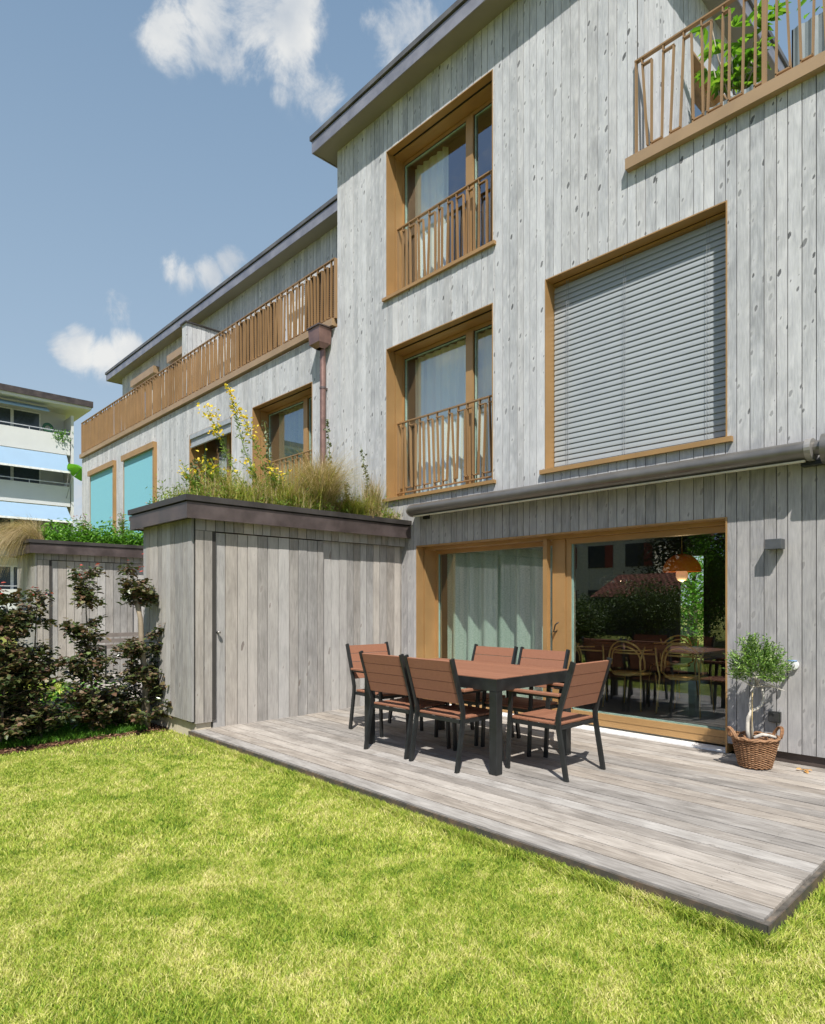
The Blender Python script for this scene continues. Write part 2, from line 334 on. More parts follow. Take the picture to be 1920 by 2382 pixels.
P = np.stack([rng.uniform(-7.1, 6, 420000), rng.uniform(-6, 5.95, 420000), np.full(420000, LZ-.012)], 1); P = keep(P); cz_, cs_ = camdist(P); P = P[(np.abs(cs_) > cz_*.66+.25) & (cz_ > -4)]      # the lawn goes on to both sides
V, F = blades(P, .037, .0075, .8); Vs.append(V); Fs.append(F+nb); nb += len(V)
# longer tufts the mower misses, along the deck edge
n = 26000; t = rng.uniform(0, 1, n)**.9; P = np.stack([-6.45+5.55*t, 2.945-np.abs(rng.normal(0, .035, n)), np.full(n, LZ-.012)], 1)
V, F = blades(P, .088, .0038, .75); Vs.append(V); Fs.append(F+nb); nb += len(V)
P = np.stack([-.915+np.abs(rng.normal(0, .035, 6000)), rng.uniform(2.9, 5.9, 6000), np.full(6000, LZ-.012)], 1)
V, F = blades(P, .085, .0042, .75); Vs.append(V); Fs.append(F+nb); nb += len(V)
lo = np_mesh('lawn', np.concatenate(Vs), np.concatenate(Fs), LAWN, kind='stuff'); tag(lo, 'short sunlit yellow green lawn in front of the wooden deck', 'lawn')
# mulch bed
M = Mat('bark_mulch', .95, spec=.1); v = M.noise(None, 55, 5, .7); M.base(M.ramp(v, [(.3, (.03, .018, .012)), (.5, (.12, .06, .035)), (.7, (.26, .14, .08))])); M.bump(v, 1, .03); MULCH = M.m
m = MB(); ys = np.linspace(-.5, 3.2, 24); vs = []
for y in ys: vs += [(-8.05, y, LZ-.006), (float(bed_edge(y)), y, LZ-.006)]
m.add(vs, [(2*i, 2*i+1, 2*i+3, 2*i+2) for i in range(len(ys)-1)]); m.build('mulch_bed', MULCH, kind='structure')
n = 3500; P = np.stack([rng.uniform(-8.0, -7.12, n), rng.uniform(-.5, 3.1, n), np.full(n, LZ+.002)], 1)
def leaves(P, L, W, tilt=.5, droop=0, D=None):
    """leaf shaped folded quads; tilt 0 = flat layers, 1 = any way up"""
    n = len(P); L = L*rng.uniform(.6, 1.2, n); W = W*rng.uniform(.7, 1.2, n)
    a = rng.uniform(0, 2*np.pi, n)
    d = np.stack([np.cos(a), np.sin(a), rng.normal(0, tilt, n)-droop], 1) if D is None else D + rng.normal(0, tilt, (n, 3))
    d /= np.linalg.norm(d, axis=1)[:, None]
    u = np.stack([rng.normal(0, tilt, n), rng.normal(0, tilt, n), np.ones(n)], 1); s = np.cross(d, u); s /= np.linalg.norm(s, axis=1)[:, None]+1e-6; u = np.cross(s, d)
    V = np.zeros((n, 6, 3)); V[:, 0] = P; V[:, 1] = P + d*(L*.32)[:, None] + s*(W*.5)[:, None] + u*(W*.14)[:, None]; V[:, 2] = P + d*(L*.68)[:, None] + s*(W*.42)[:, None] + u*(W*.10)[:, None]
    V[:, 3] = P + d*L[:, None] - u*(L*.12)[:, None]; V[:, 4] = P + d*(L*.68)[:, None] - s*(W*.42)[:, None] + u*(W*.10)[:, None]; V[:, 5] = P + d*(L*.32)[:, None] - s*(W*.5)[:, None] + u*(W*.14)[:, None]
    b = np.arange(n)[:, None]*6
    F = np.concatenate([b+np.array([[0, 1, 2, 3]]), b+np.array([[0, 3, 4, 5]])], 0); return V.reshape(-1, 3), F
V, F = leaves(P, .035, .018, .3); o = np_mesh('bark_chips', V, F, leafmat('bark_chip', [(0, (.05, .025, .015)), (.6, (.20, .10, .055)), (1, (.36, .22, .13))], 0, .9), kind='stuff'); tag(o, 'brown bark chips mulching the bed under the copper hedge', 'mulch')

# ------------------------------------------------------------------ board walls
def boards(mb, back, axis, a0, a1, z0, z1, opens, plane, sgn, wmin=.085, wmax=.135, zcut=None, gap=.007, th=.022):
    """vertical boards on x (axis 'x', facing -y) or y (facing +x); opens = (a0,a1,z0,z1)"""
    cuts = [a0]; a = a0
    while a < a1-.02: a += random.uniform(wmin, wmax); cuts.append(min(a, a1))
    edges = sorted({a0, a1} | {e for o_ in opens for e in o_[:2] if a0 < e < a1})
    for b0, b1 in zip(cuts[:-1], cuts[1:]):
        rel = random.uniform(0, .004); xs = [b0+gap/2] + [e for e in edges if b0+gap/2+.001 < e < b1-gap/2-.001] + [b1-gap/2]
        for s0, s1 in zip(xs[:-1], xs[1:]):
            c = (s0+s1)/2; segs = [(z0, z1)]
            for o_ in opens:
                if o_[0] < c < o_[1]:
                    ns = []
                    for p, q in segs:
                        if o_[2] > p: ns.append((p, min(q, o_[2])))
                        if o_[3] < q: ns.append((max(p, o_[3]), q))
                    segs = [t for t in ns if t[1]-t[0] > .003]
            for p, q in segs:
                if axis == 'x': mb.box(s0, s1, plane-rel, plane+th, p, q)
                else: mb.box(plane-th, plane+rel, s0, s1, p, q)
    # dark backing right behind, same holes
    es = sorted({a0, a1} | {e for o_ in opens for e in o_[:2] if a0 < e < a1})
    for s0, s1 in zip(es[:-1], es[1:]):
        c = (s0+s1)/2; segs = [(z0, z1)]
        for o_ in opens:
            if o_[0] < c < o_[1]:
                ns = []
                for p, q in segs:
                    if o_[2] > p: ns.append((p, min(q, o_[2])))
                    if o_[3] < q: ns.append((max(p, o_[3]), q))
                segs = [t for t in ns if t[1]-t[0] > .003]
        for p, q in segs:
            if axis == 'x': back.box(s0, s1, plane+th+.003, plane+.26, p, q)
            else: back.box(plane-.2, plane-th-.003, s0, s1, p, q)

H = thing('apartment_house', 'long three storey apartment house clad in weathered grey boards with bronze window frames', 'building', (-8, 9, LZ))
FY = 6.0
WU = (-6.88, -4.93, 5.67, 7.77); WL = (-6.88, -4.93, 2.81, 4.96); BW = (-4.18, -2.23, 2.82, 4.96); DR = (-6.26, -2.23, -.02, 2.12)
WA = (-10.65, -8.72, 2.84, 4.96); WB = (-13.34, -11.45, 2.84, 4.96); WC = (-17.22, -15.10, 2.84, 4.96); WD = (-19.93, -17.82, 2.84, 4.96)
b = MB(); k = MB()
boards(b, k, 'x', -8.04, -3.10, .09, 8.36, [WU, WL, BW, DR], FY, -1)
boards(b, k, 'x', -3.10, 3.2, .09, 5.68, [BW, DR], FY, -1)
boards(b, k, 'x', -20.75, -8.04, -.5, 5.64, [WA, WB, WC, WD], FY, -1)
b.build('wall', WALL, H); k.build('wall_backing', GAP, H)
# attic block side wall (+x) and the set back attic wall of the neighbour part
b = MB(); k = MB()
boards(b, k, 'y', 6.0+.03, 13, 5.70, 8.36, [(7.27, 9.9, 5.70, 7.62)], -3.10, 1); b.build('wall', WALL, H); k.build('wall_backing', GAP, H)
b = MB(); k = MB()
boards(b, k, 'x', -20.75, -8.04, 5.66, 8.36, [(-19.6, -17.9, 5.75, 7.75), (-16.95, -15.3, 5.75, 7.75)], 7.165, -1); b.build('wall', WALL, H); k.build('wall_backing', GAP, H)
m = MB(); m.box(-8.02, -7.8, 6.05, 13, 5.7, 8.36); m.build('wall', WALL, H); m = MB(); m.box(-20.75, -20.6, 6.03, 13, -.5, 5.62); m.box(-20.75, -20.6, 7.2, 13, 5.62, 8.36); m.build('wall', WALL, H)
m = MB(); m.box(-20.7, -6.2, 13, 13.2, -.5, 8.36); m.box(-4.6, -3.3, 13, 13.2, -.5, 8.36); m.box(-6.2, -4.6, 13, 13.2, 2.3, 8.36)
for xa, xb in ((-3.3, 3.2),): m.box(xa, xb, 13, 13.2, -.5, 5.6)
m.build('wall', RENDER, H)
m = MB(); m.box(-1.9, 3.2, 6.031, 6.049, -.03, .085); m.build('kick_board', plain('kick_brown', (.075, .055, .045), .7), H)
# terrace floors
TP = plain('terrace_paving', (.35, .34, .32), .8); m = MB(); m.box(-20.6, -8.05, 6.03, 7.15, 5.45, 5.655); m.build('terrace_floor', TP, H); m = MB(); m.box(-3.05, 3.2, 6.03, 13, 5.45, 5.70); m.build('terrace_floor', TP, H)

# roofs: soffit, fascia, cap
def roof(x0, x1, y0, y1, z, name='roof'):
    r0 = MB(); r0.box(x0+.012, x1-.012, y0+.012, y1-.012, z, z+.05); ro = r0.build(name, SOFF, H)
    r1 = MB(); e = .012
    r1.box(x0, x1, y0, y0+e, z-.012, z+.165); r1.box(x0, x0+e, y0+e, y1, z-.012, z+.165); r1.box(x1-e, x1, y0+e, y1, z-.012, z+.165); r1.box(x0+e, x1-e, y1-e, y1, z-.012, z+.165)
    r1.build('fascia', FASC2, H)
    r2 = MB(); r2.box(x0+.02, x1-.02, y0+.02, y1-.02, z+.165, z+.185); r2.box(x0-.025, x1+.025, y0-.025, y1, z+.185, z+.255)
    c_ = r2.build('roof_edge', plain('roof_edge_metal', (.13, .125, .12), .5, .3, .25, 3), H)
roof(-8.33, -2.80, 5.72, 13.3, 8.36); roof(-21.35, -8.36, 6.87, 13.3, 8.36)

# railings -------------------------------------------------------------------
def meander(mb, P, zb, zt, length, pitch=.090, wd=.012, dp=.036, seed=1, lowlink=True):
    """zigzag of flat bars; P(a, z) -> point, bars deep in the view direction"""
    rr = random.Random(seed); n = max(2, int(round(length/pitch))); pts = []
    for i in range(n+1):
        a = length*i/n; pts.append((min(length, max(0, a+rr.uniform(-.030, .030))), min(length, max(0, a+rr.uniform(-.030, .030)))))
    def bx(p, q):
        mb.beam(p, q, wd, dp, up=P.up)
    for i in range(1, n):
        at, ab = pts[i]
        if i % 2: top = zt; bot = zb+.055
        else: top = zt-.065; bot = zb
        f_ = lambda z: ab + (at-ab)*(z-zb)/(zt-zb)
        bx(P(f_(bot), bot), P(f_(top), top))
        if i+1 < n:
            an, bn = pts[i+1]
            if i % 2: z = zt-.065; bx2 = (f_(z)-wd/2, an+(0)+wd/2)
            else: z = zb+.055; bx2 = (f_(z)-wd/2, bn+wd/2)
            mb.beam(P(bx2[0], z), P(bx2[1], z), wd, dp, up=P.up)
class PX:
    up = (0, 1, 0)
    def __init__(s, x, y): s.x = x; s.y = y
    def __call__(s, a, z): return Vector((s.x+a, s.y, z))
def railing(x0, x1, y, zb, zt, seed, bottom=True, parent=None, posts=()):
    m = MB(); P = PX(x0, y); meander(m, P, zb+(.0 if not bottom else .0), zt-.01, x1-x0, seed=seed)
    for a in (x0, x1): m.box(a-.008, a+.008, y-.019, y+.019, zb, zt-.012)
    for p_ in posts: m.box(p_-.016, p_+.016, y-.02, y+.02, zb, zt-.012)
    o = m.build('railing', RAILM, parent or H)
    m = MB(); m.box(x0-.01, x1+.01, y-.022, y+.022, zt-.012, zt+.004)
    m.build('handrail', RAILM, o)
    if bottom: m = MB(); m.box(x0-.01, x1+.01, y-.02, y+.02, zb-.014, zb); m.build('bottom_bar', RAILM, o)
    return o
# windows ---------------------------------------------------------------------
CURT = Mat('sheer_curtain', .9, spec=.1); CURT.b.inputs['Base Color'].default_value = (.80, .84, .79, 1)
_c = CURT.noise(None, 220, 2); CURT.base(CURT.mix(_c, (.74, .79, .74), (.86, .89, .84))); CURT = CURT.m
GCURT = Mat('green_linen', .9, spec=.1); _x, _y, _z = GCURT.sep(); _c = GCURT.noise(GCURT.comb(GCURT.math('MULTIPLY', _x, .3), 0, _z), 160, 4, .7); _d = GCURT.noise(GCURT.comb(_x, 0, GCURT.math('MULTIPLY', _z, .3)), 160, 4, .7)
GCURT.base(GCURT.mix(GCURT.rng(GCURT.math('ADD', _c, _d), .8, 1.2), (.27, .36, .29), (.42, .51, .43))); GCURT = GCURT.m
def curtain(x0, x1, y, z0, z1, mat, label, amp=.035, per=.13, seed=3, group=None):
    rr = random.Random(seed); xs = np.linspace(x0, x1, max(8, int((x1-x0)/.012))); ph = np.cumsum(np.array([rr.uniform(.6, 1.5) for _ in xs])*(2*np.pi*.012/per))
    yy = y + amp*np.sin(ph)*(0.7+.3*np.sin(ph*.27)); nz_ = 10; V = []
    for j in range(nz_+1):
        t = j/nz_; z = z0 + (z1-z0)*t; V.append(np.stack([xs + .012*np.sin(ph*.5)*(1-t), y+(yy-y)*(1.15-.35*t), np.full(len(xs), z)], 1))
    V = np.concatenate(V); n = len(xs); F = np.array([(j*n+i, j*n+i+1, (j+1)*n+i+1, (j+1)*n+i) for j in range(nz_) for i in range(n-1)])
    o = np_mesh('curtain', V, F, mat); o.data.polygons.foreach_set('use_smooth', [True]*len(F)); return tag(o, label, 'curtain', group)
def room(x0, x1, y0, y1, z0, z1, hole, m=INTW, fl=INTF, holeback=None):
    """a room behind an opening: floor, ceiling, three walls"""
    r_ = MB(); t = .05
    r_.box(x0-t, x0, y0, y1, z0, z1); r_.box(x1, x1+t, y0, y1, z0, z1); r_.box(x0-t, x1+t, y0, y1+t, z1, z1+t)
    if holeback:
        a, b_, c_, d_ = holeback; r_.box(x0, a, y1, y1+t, z0, z1); r_.box(b_, x1, y1, y1+t, z0, z1); r_.box(a, b_, y1, y1+t, d_, z1); r_.box(a, b_, y1, y1+t, z0, c_)
    else: r_.box(x0, x1, y1, y1+t, z0, z1)
    hx0, hx1, hz0, hz1 = hole
    r_.box(x0, hx0, y0-t, y0, z0, z1); r_.box(hx1, x1, y0-t, y0, z0, z1); r_.box(hx0, hx1, y0-t, y0, hz1, z1+t); 
    if hz0 > z0: r_.box(hx0, hx1, y0-t, y0, z0, hz0)
    r_.build('room', m, H); r_ = MB(); r_.box(x0-t, x1+t, y0-t, y1+t, z0-.06, z0); r_.build('floor', fl, H)
def window(W, frame_y=6.30, mull=None, sill_over=.05, rail=None, seed=1, glass=GLASS, thick=.07, sub=True, screen=None):
    x0, x1, z0, z1 = W; t = .012
    r_ = MB()   # reveal lining, two steps
    r_.box(x0, x0+t, FY-.006, 6.15, z0, z1); r_.box(x1-t, x1, FY-.006, 6.15, z0, z1); r_.box(x0+t, x1-t, FY-.006, 6.10, z1-t, z1)
    r_.box(x0, x0+.022, 6.156, frame_y, z0, z1-.0); r_.box(x1-.022, x1, 6.156, frame_y, z0, z1)
    r_.box(x0+.022, x1-.022, 6.175, frame_y, z1-.028, z1-.004)
    r_.box(x0+.022, x1-.022, 6.12, 6.172, z1-.03, z1-.02)
    wo = r_.build('window', BRASS, H)
    s_ = MB(); s_.box(x0-sill_over, x1+sill_over, FY-.045, 6.2, z0-.03, z0+.012); s_.box(x0+t, x1-t, 6.2, frame_y+.02, z0-.02, z0+.03); s_.build('sill', BRASS, wo)
    f = MB(); fy0, fy1 = frame_y, frame_y+.07; a = .045
    X0, X1, Z0, Z1 = x0+.022, x1-.022, z0+.03, z1-.030; b_t = .035
    f.box(X0, X0+a*.5, fy0, fy1, Z0, Z1); f.box(X1-a*.5, X1, fy0, fy1, Z0, Z1); f.box(X0+a*.5, X1-a*.5, fy0, fy1, Z1-a, Z1); f.box(X0+a*.5, X1-a*.5, fy0, fy1, Z0, Z0+a)
    if mull: f.box(mull[0], mull[1], fy0-.02, fy1, Z0+a, Z1-a)
    f.build('frame', BRASS, wo)
    panes = [(X0+a*.5, mull[0], 0), (mull[1], X1-a*.5, 0)] if mull else [(X0+a*.5, X1-a*.5, 0)]
    for p0, p1, _ in panes:
        e = .012; se = MB()
        se.box(p0, p0+e, fy0+.012, fy0+.03, Z0+a, Z1-a); se.box(p1-e, p1, fy0+.012, fy0+.03, Z0+a, Z1-a); se.box(p0+e, p1-e, fy0+.012, fy0+.03, Z1-a-e, Z1-a); se.box(p0+e, p1-e, fy0+.012, fy0+.03, Z0+a, Z0+a+e)
        se.build('seal', SEAL, wo); se = MB(); se.box(p0+e, p0+e+.012, fy0+.014, fy0+.032, Z0+a+e, Z1-a-e-.012); se.box(p0+e, p1-e, fy0+.014, fy0+.032, Z1-a-e-.011, Z1-a-e); se.build('glazing_bead', EDGE, wo)
        gl = MB(); gl.add([(p0, fy0+.035, Z0+a), (p1, fy0+.035, Z0+a), (p1, fy0+.035, Z1-a), (p0, fy0+.035, Z1-a)], [(0, 1, 2, 3)]); gl.build('pane', glass, wo)
    if rail: railing(x0+.022, x1-.022, 6.20, rail[0], rail[1], seed, bottom=rail[2], parent=wo)
    return wo
H0 = H
w1 = window(WU, mull=(-5.62, -5.50), rail=(5.70, 6.73, False), seed=11)
w2 = window(WL, mull=(-5.62, -5.50), rail=(2.93, 3.93, True), seed=12)
w3 = window(WA, mull=(-9.40, -9.28), rail=(2.93, 3.93, True), seed=13)
w4 = window(WB, mull=(-12.20, -12.08), seed=14)
room(-7.3, -4.5, 6.42, 10, 5.6, 8.2, WU, INTW2); room(-7.3, -4.5, 6.42, 10, 2.8, 5.3, WL, INTW2)
room(-11, -8.4, 6.42, 10, 2.8, 5.3, WA, INTW2); room(-13.8, -11.2, 6.42, 10, 2.8, 5.3, WB, INTW2)
G1 = 'sheer curtains behind the upper windows'
curtain(-6.84, -6.18, 6.52, 5.72, 7.75, CURT, 'narrow white curtain drawn back at the left of the top floor window', seed=1, group=G1)
curtain(-6.84, -4.97, 6.52, 2.86, 4.94, CURT, 'wide white sheer curtain behind the middle floor window', amp=.03, per=.17, seed=2, group=G1)
curtain(-10.6, -9.5, 6.52, 2.86, 4.94, GCURT, 'pale green curtain in the window beside the copper downpipe', seed=4, group=G1)
curtain(-12.9, -11.6, 6.52, 2.86, 4.94, CURT, 'white curtain in the small window behind the yellow flowers', seed=5, group=G1)

# big window with the lowered venetian blind
x0, x1, z0, z1 = BW; m = MB(); t = .012
m.box(x0, x0+t, FY-.008, 6.19, z0, z1); m.box(x1-t, x1, FY-.008, 6.19, z0, z1); m.box(x0+t, x1-t, FY-.008, 6.12, z1-t, z1); m.box(x0+t, x1-t, 6.19, 6.35, z1-.03, z1)
wb = m.build('window', BRASS, H)
m = MB(); m.box(x0-.05, x1+.05, FY-.045, 6.22, z0-.035, z0+.012); m.build('sill', BRASS, wb)
m = MB(); m.box(x0+t, x1-t, 6.19, 6.25, z0+.013, z0+.3); m.build('frame', BRASS, wb)
m = MB(); z = z0+.10; M_ = plain('blind_slats', (.33, .355, .365), .45, .05, .03, 3); tilt = R(77)
while z < z1-.03:
    dy, dz = math.cos(tilt)*.034, math.sin(tilt)*.034; ys_ = []; n_ = 6
    for i in range(n_+1):
        s = -1+2*i/n_; ys_.append((6.155+s*dy - .004*(1-s*s), z+s*dz))
    vs = [(x0+.02, yy, zz) for yy, zz in ys_]+[(x1-.02, yy, zz) for yy, zz in ys_]
    m.add(vs, [(i, i+1, n_+2+i, n_+1+i) for i in range(n_)], True); z += .0575
bl = m.build('blind', M_, wb)
m = MB(); m.box(x0+.02, x1-.02, 6.135, 6.175, z0+.022, z0+.058); m.build('bottom_rail', plain('blind_rail', (.66, .67, .67), .35, .2), wb); m = MB(); m.box(x0+.02, x1-.02, 6.13, 6.18, z1-.035, z1-.014); m.build('head_rail', BRASS, wb)
m = MB()
for xx in (-3.98, -3.30, -2.46): m.box(xx-.0015, xx+.0015, 6.118, 6.121, z0+.05, z1-.03); m.box(xx+.022, xx+.024, 6.118, 6.121, z0+.05, z1-.03)
m.build('cord', plain('blind_cord', (.28, .29, .30), .7), wb)

# cyan fabric screens of the far windows
CY = plain('cyan_fabric', (.20, .48, .56), .85, 0, .04, 30)
for (xa, xb), in (((-17.22, -15.10),), ((-19.93, -17.82),)):
    m = MB(); m.box(xa, xb, 5.90, 6.0-.006, 5.0, 5.14); wq = m.build('window', BRASS, H)
    m = MB(); m.box(xb-.10, xb, 5.93, 6.2, 2.84, 5.0); m.box(xa, xa+.05, 5.97, 6.2, 2.84, 5.0); m.box(xa-.03, xb+.03, 5.94, 6.2, 2.78, 2.84); m.build('frame', BRASS, wq)
    m = MB(); m.box(xa+.05, xb-.10, 5.975, 5.985, 2.86, 5.0); m.build('fabric_blind', CY, wq)
    m = MB(); m.box(xa, xb, 6.1, 6.12, 2.84, 5.0); m.build('pane', SEAL, wq)
m = MB(); m.box(-13.3, -11.5, 5.985, 6.1, 4.86, 4.95); m.box(-13.3, -11.5, 6.02, 6.035, 4.72, 4.86); m.box(-13.3, -11.5, 6.0, 6.05, 4.68, 4.72); m.build('blind', plain('grey_blind', (.33, .35, .37), .5), w4)
# attic doors of the left part with sunshade boxes
for xa, xb in ((-19.6, -17.9), (-16.95, -15.3)):
    m = MB(); m.box(xa, xa+.07, 7.17, 7.3, 5.75, 7.75); m.box(xb-.07, xb, 7.17, 7.3, 5.75, 7.75); m.box(xa+.07, xb-.07, 7.17, 7.3, 7.68, 7.75); wq = m.build('window', BRASS, H)
    m = MB(); m.add([(xa+.07, 7.28, 5.75), (xb-.07, 7.28, 5.75), (xb-.07, 7.28, 7.68), (xa+.07, 7.28, 7.68)], [(0, 1, 2, 3)]); m.build('pane', GLASS, wq)
    m = MB(); m.box(xa+.07, xb-.07, 7.33, 7.35, 5.75, 7.68); m.build('blind', CY, wq)
    m = MB(); m.box(xa-.02, xb+.02, 7.0, 7.163, 7.76, 7.95); m.build('shade_box', BEAMM, wq)
room(-20, -15, 7.45, 11, 5.7, 8.2, (-19.6, -15.3, 5.75, 7.75))
# party fin between the terraces
b = MB(); k = MB(); boards(b, k, 'y', 6.08, 7.16, 5.66, 7.50, [], -13.62, 1); k.box(-13.85, -13.82, 6.08, 7.16, 5.66, 7.5); b.box(-13.84, -13.62, 6.055, 6.078, 5.66, 7.5)
fo = b.build('party_wall', WALL, H); k.build('wall_backing', GAP, fo); m = MB(); m.box(-13.88, -13.58, 6.02, 7.16, 7.502, 7.53); m.build('coping', CAPM, fo)

# balcony railings: left terrace and right terrace
for (xa, xb, sd_, ps) in ((-20.72, -8.08, 21, [-20.7+1.58*i for i in range(9)]), (-3.09, 3.1, 22, (-1.92, -.5, .9, 2.3))):
    ro_ = railing(xa, xb, 5.985, 5.775, 6.72, sd_, bottom=False, posts=ps)
    m = MB(); m.box(xa-.05 if xa < -10 else xa-.09, xb if xb < 0 else xb+.1, 5.925, 6.03, 5.665, 5.775); m.build('edge_beam', BEAMM, ro_)
M = Mat('woven_screen', .8); x_, y_, z_ = M.sep(); v_ = M.math('MULTIPLY', M.math('SINE', M.math('MULTIPLY', z_, 190)), M.math('SINE', M.math('MULTIPLY', x_, 70))); M.base(M.ramp(M.math('ADD', M.math('MULTIPLY', v_, .5), .5), [(.3, (.012, .010, .008)), (.6, (.17, .09, .035))]))
SCR = M.m
for xa, xb in ((-9.0, -8.08), (-11.3, -9.75)):
    m = MB(); zz = 5.80
    while zz < 6.66:
        m.box(xa, xb, 6.035, 6.05, zz, zz+.024); zz += .034
    for q in range(int((xb-xa)/.05)+1): m.box(xa+q*.05, xa+q*.05+.016, 6.052, 6.058, 5.80, 6.67)
    m.build('woven_screen', SCR, H)
m = MB(); m.box(-9.72, -9.05, 6.16, 6.18, 5.7, 6.58); m.build('pane', WHITE, H)
for xa, xb in ((-13.3, -11.6), (-16.3, -14.3)):
    m = MB(); m.box(xa, xb, 6.22, 6.235, 5.7, 6.62); m.build('privacy_panel', plain('pale_screen', (.62, .60, .56), .7), H)

# side window of the attic block
m = MB(); m.box(-3.3, -3.09, 7.27, 7.30, 5.70, 7.62); m.box(-3.3, -3.09, 7.30, 9.9, 7.59, 7.62); m.box(-3.27, -3.2, 7.30, 7.37, 5.70, 7.59); m.box(-3.27, -3.2, 7.37, 9.9, 7.50, 7.59); m.box(-3.27, -3.2, 8.5, 8.6, 5.7, 7.5)
ws = m.build('window', BRASS, H)
m = MB(); m.add([(-3.24, 7.37, 5.7), (-3.24, 9.9, 5.7), (-3.24, 9.9, 7.5), (-3.24, 7.37, 7.5)], [(0, 1, 2, 3)]); m.build('pane', GLASS, ws)
m = MB(); m.box(-4.4, -4.3, 7, 10, 5.7, 7.8); m.build('room', INTW2, H)

# downpipe
dp = thing('downpipe', 'weathered copper downpipe with a box shaped hopper at the corner by the balcony', 'downpipe', (-8.31, 5.92, 2.3))
m = MB(); m.tube([(-8.31, 5.915, 5.34), (-8.31, 5.915, 4.0), (-8.31, 5.915, 2.4)], .047, 14, False); m.build('pipe', COPPER2, dp)
for zz in (4.72, 3.4): m = MB(); m.tube([(-8.31, 5.915, zz), (-8.31, 5.915, zz+.03)], .053, 14, False); m.box(-8.325, -8.295, 5.96, 6.0, zz, zz+.03); m.build('bracket', COPPER, dp)

m = MB(); h0, h1, zt_, zm, zl = .155, .06, 5.60, 5.42, 5.33
def ring(h, z): return [(-8.31-h, 5.86-h*.8, z), (-8.31+h, 5.86-h*.8, z), (-8.31+h, 5.86+min(h*.8, .125), z), (-8.31-h, 5.86+min(h*.8, .125), z)]
m.add(ring(.15, 5.64)+ring(.135, 5.40)+ring(.06, 5.335), [(a, (a+1) % 4, (a+1) % 4+4, a+4) for a in range(4)]+[(a+4, (a+1) % 4+4, (a+1) % 4+8, a+8) for a in range(4)]+[(3, 2, 1, 0)]); m.build('hopper', COPPER2, dp)
m = MB(); m.box(-8.48, -8.14, 5.72, 5.985, 5.642, 5.66); m.build('hopper_rim', COPPER, dp)

# ------------------------------------------------------------------ sliding door and the room behind
x0, x1, z0, z1 = DR; t = .014
m = MB(); m.box(x0, x0+t, FY-.008, 6.12, .0, z1); m.box(x0, x0+.03, 6.128, 6.40, 0, z1); m.box(x1-t, x1, FY-.008, 6.25, .0, z1); m.box(x0+t, x1-t, FY-.008, 6.14, z1-t, z1); m.box(x0+.03, x1-t, 6.15, 6.42, z1-.05, z1-.004)
dr = m.build('sliding_door', BRASS, H)
m = MB(); m.box(-4.29, -4.235, 6.11, 6.18, .02, z1-.052); m.box(-4.215, -4.05, 6.19, 6.30, .16, z1-.052); m.box(-4.045, -3.985, 6.21, 6.30, .16, z1-.052)
m.box(-3.985, x1-t, 6.21, 6.30, z1-.11, z1-.052); m.box(-2.285, x1-t, 6.26, 6.30, .16, z1-.11)
for a in np.linspace(x0+.05, -4.3, 2): pass
m.box(x0+.03, x0+.07, 6.34, 6.42, .12, z1-.05); m.box(x0+.07, -4.22, 6.34, 6.42, z1-.10, z1-.052); m.box(x0+.07, -4.22, 6.34, 6.42, .06, .13)
m.build('frame', BRASS, dr)
m = MB(); m.box(-4.22, x1-t, 6.195, 6.30, .028, .092); m.box(-4.22, x1-t, 6.19, 6.305, .095, .158); m.box(x0+.03, -4.22, 6.2, 6.34, .0, .06); m.build('sill', BRASS, dr)
m = MB(); m.box(x0+.03, x1-t, 6.005, 6.188, -.004, .010); m.build('threshold', WHITE, dr)
m = MB(); m.box(-3.985, -3.965, 6.225, 6.245, .17, z1-.115); m.box(-3.965, -2.285, 6.225, 6.245, .158, .172); GS = plain('green_seal', (.22, .33, .28), .35); m.build('seal', GS, dr); m = MB(); m.box(x0+.07, x0+.085, 6.355, 6.37, .13, z1-.10); m.build('seal', GS, dr)
m = MB(); m.add([(-3.985, 6.25, .17), (x1-t, 6.25, .17), (x1-t, 6.25, z1-.11), (-3.985, 6.25, z1-.11)], [(0, 1, 2, 3)]); m.build('pane', GLASSD, dr)
m = MB(); m.add([(x0+.07, 6.375, .13), (-4.22, 6.375, .13), (-4.22, 6.375, z1-.10), (x0+.07, 6.375, z1-.10)], [(0, 1, 2, 3)]); m.build('pane', GLASSD, dr)
m = MB(); m.tube([(-4.165, 6.188, 1.02), (-4.165, 6.14, 1.02), (-4.14, 6.135, 1.10), (-4.10, 6.14, 1.13)], .008, 8); m.build('handle', DARKM, dr)
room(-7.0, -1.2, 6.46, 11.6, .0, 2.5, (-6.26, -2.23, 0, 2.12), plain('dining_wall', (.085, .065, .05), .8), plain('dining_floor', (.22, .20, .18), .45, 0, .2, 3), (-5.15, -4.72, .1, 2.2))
curtain(-6.17, -4.36, 6.50, .03, 2.3, GCURT, 'long pale green linen curtain behind the left pane of the terrace door', amp=.075, per=.27, seed=8)

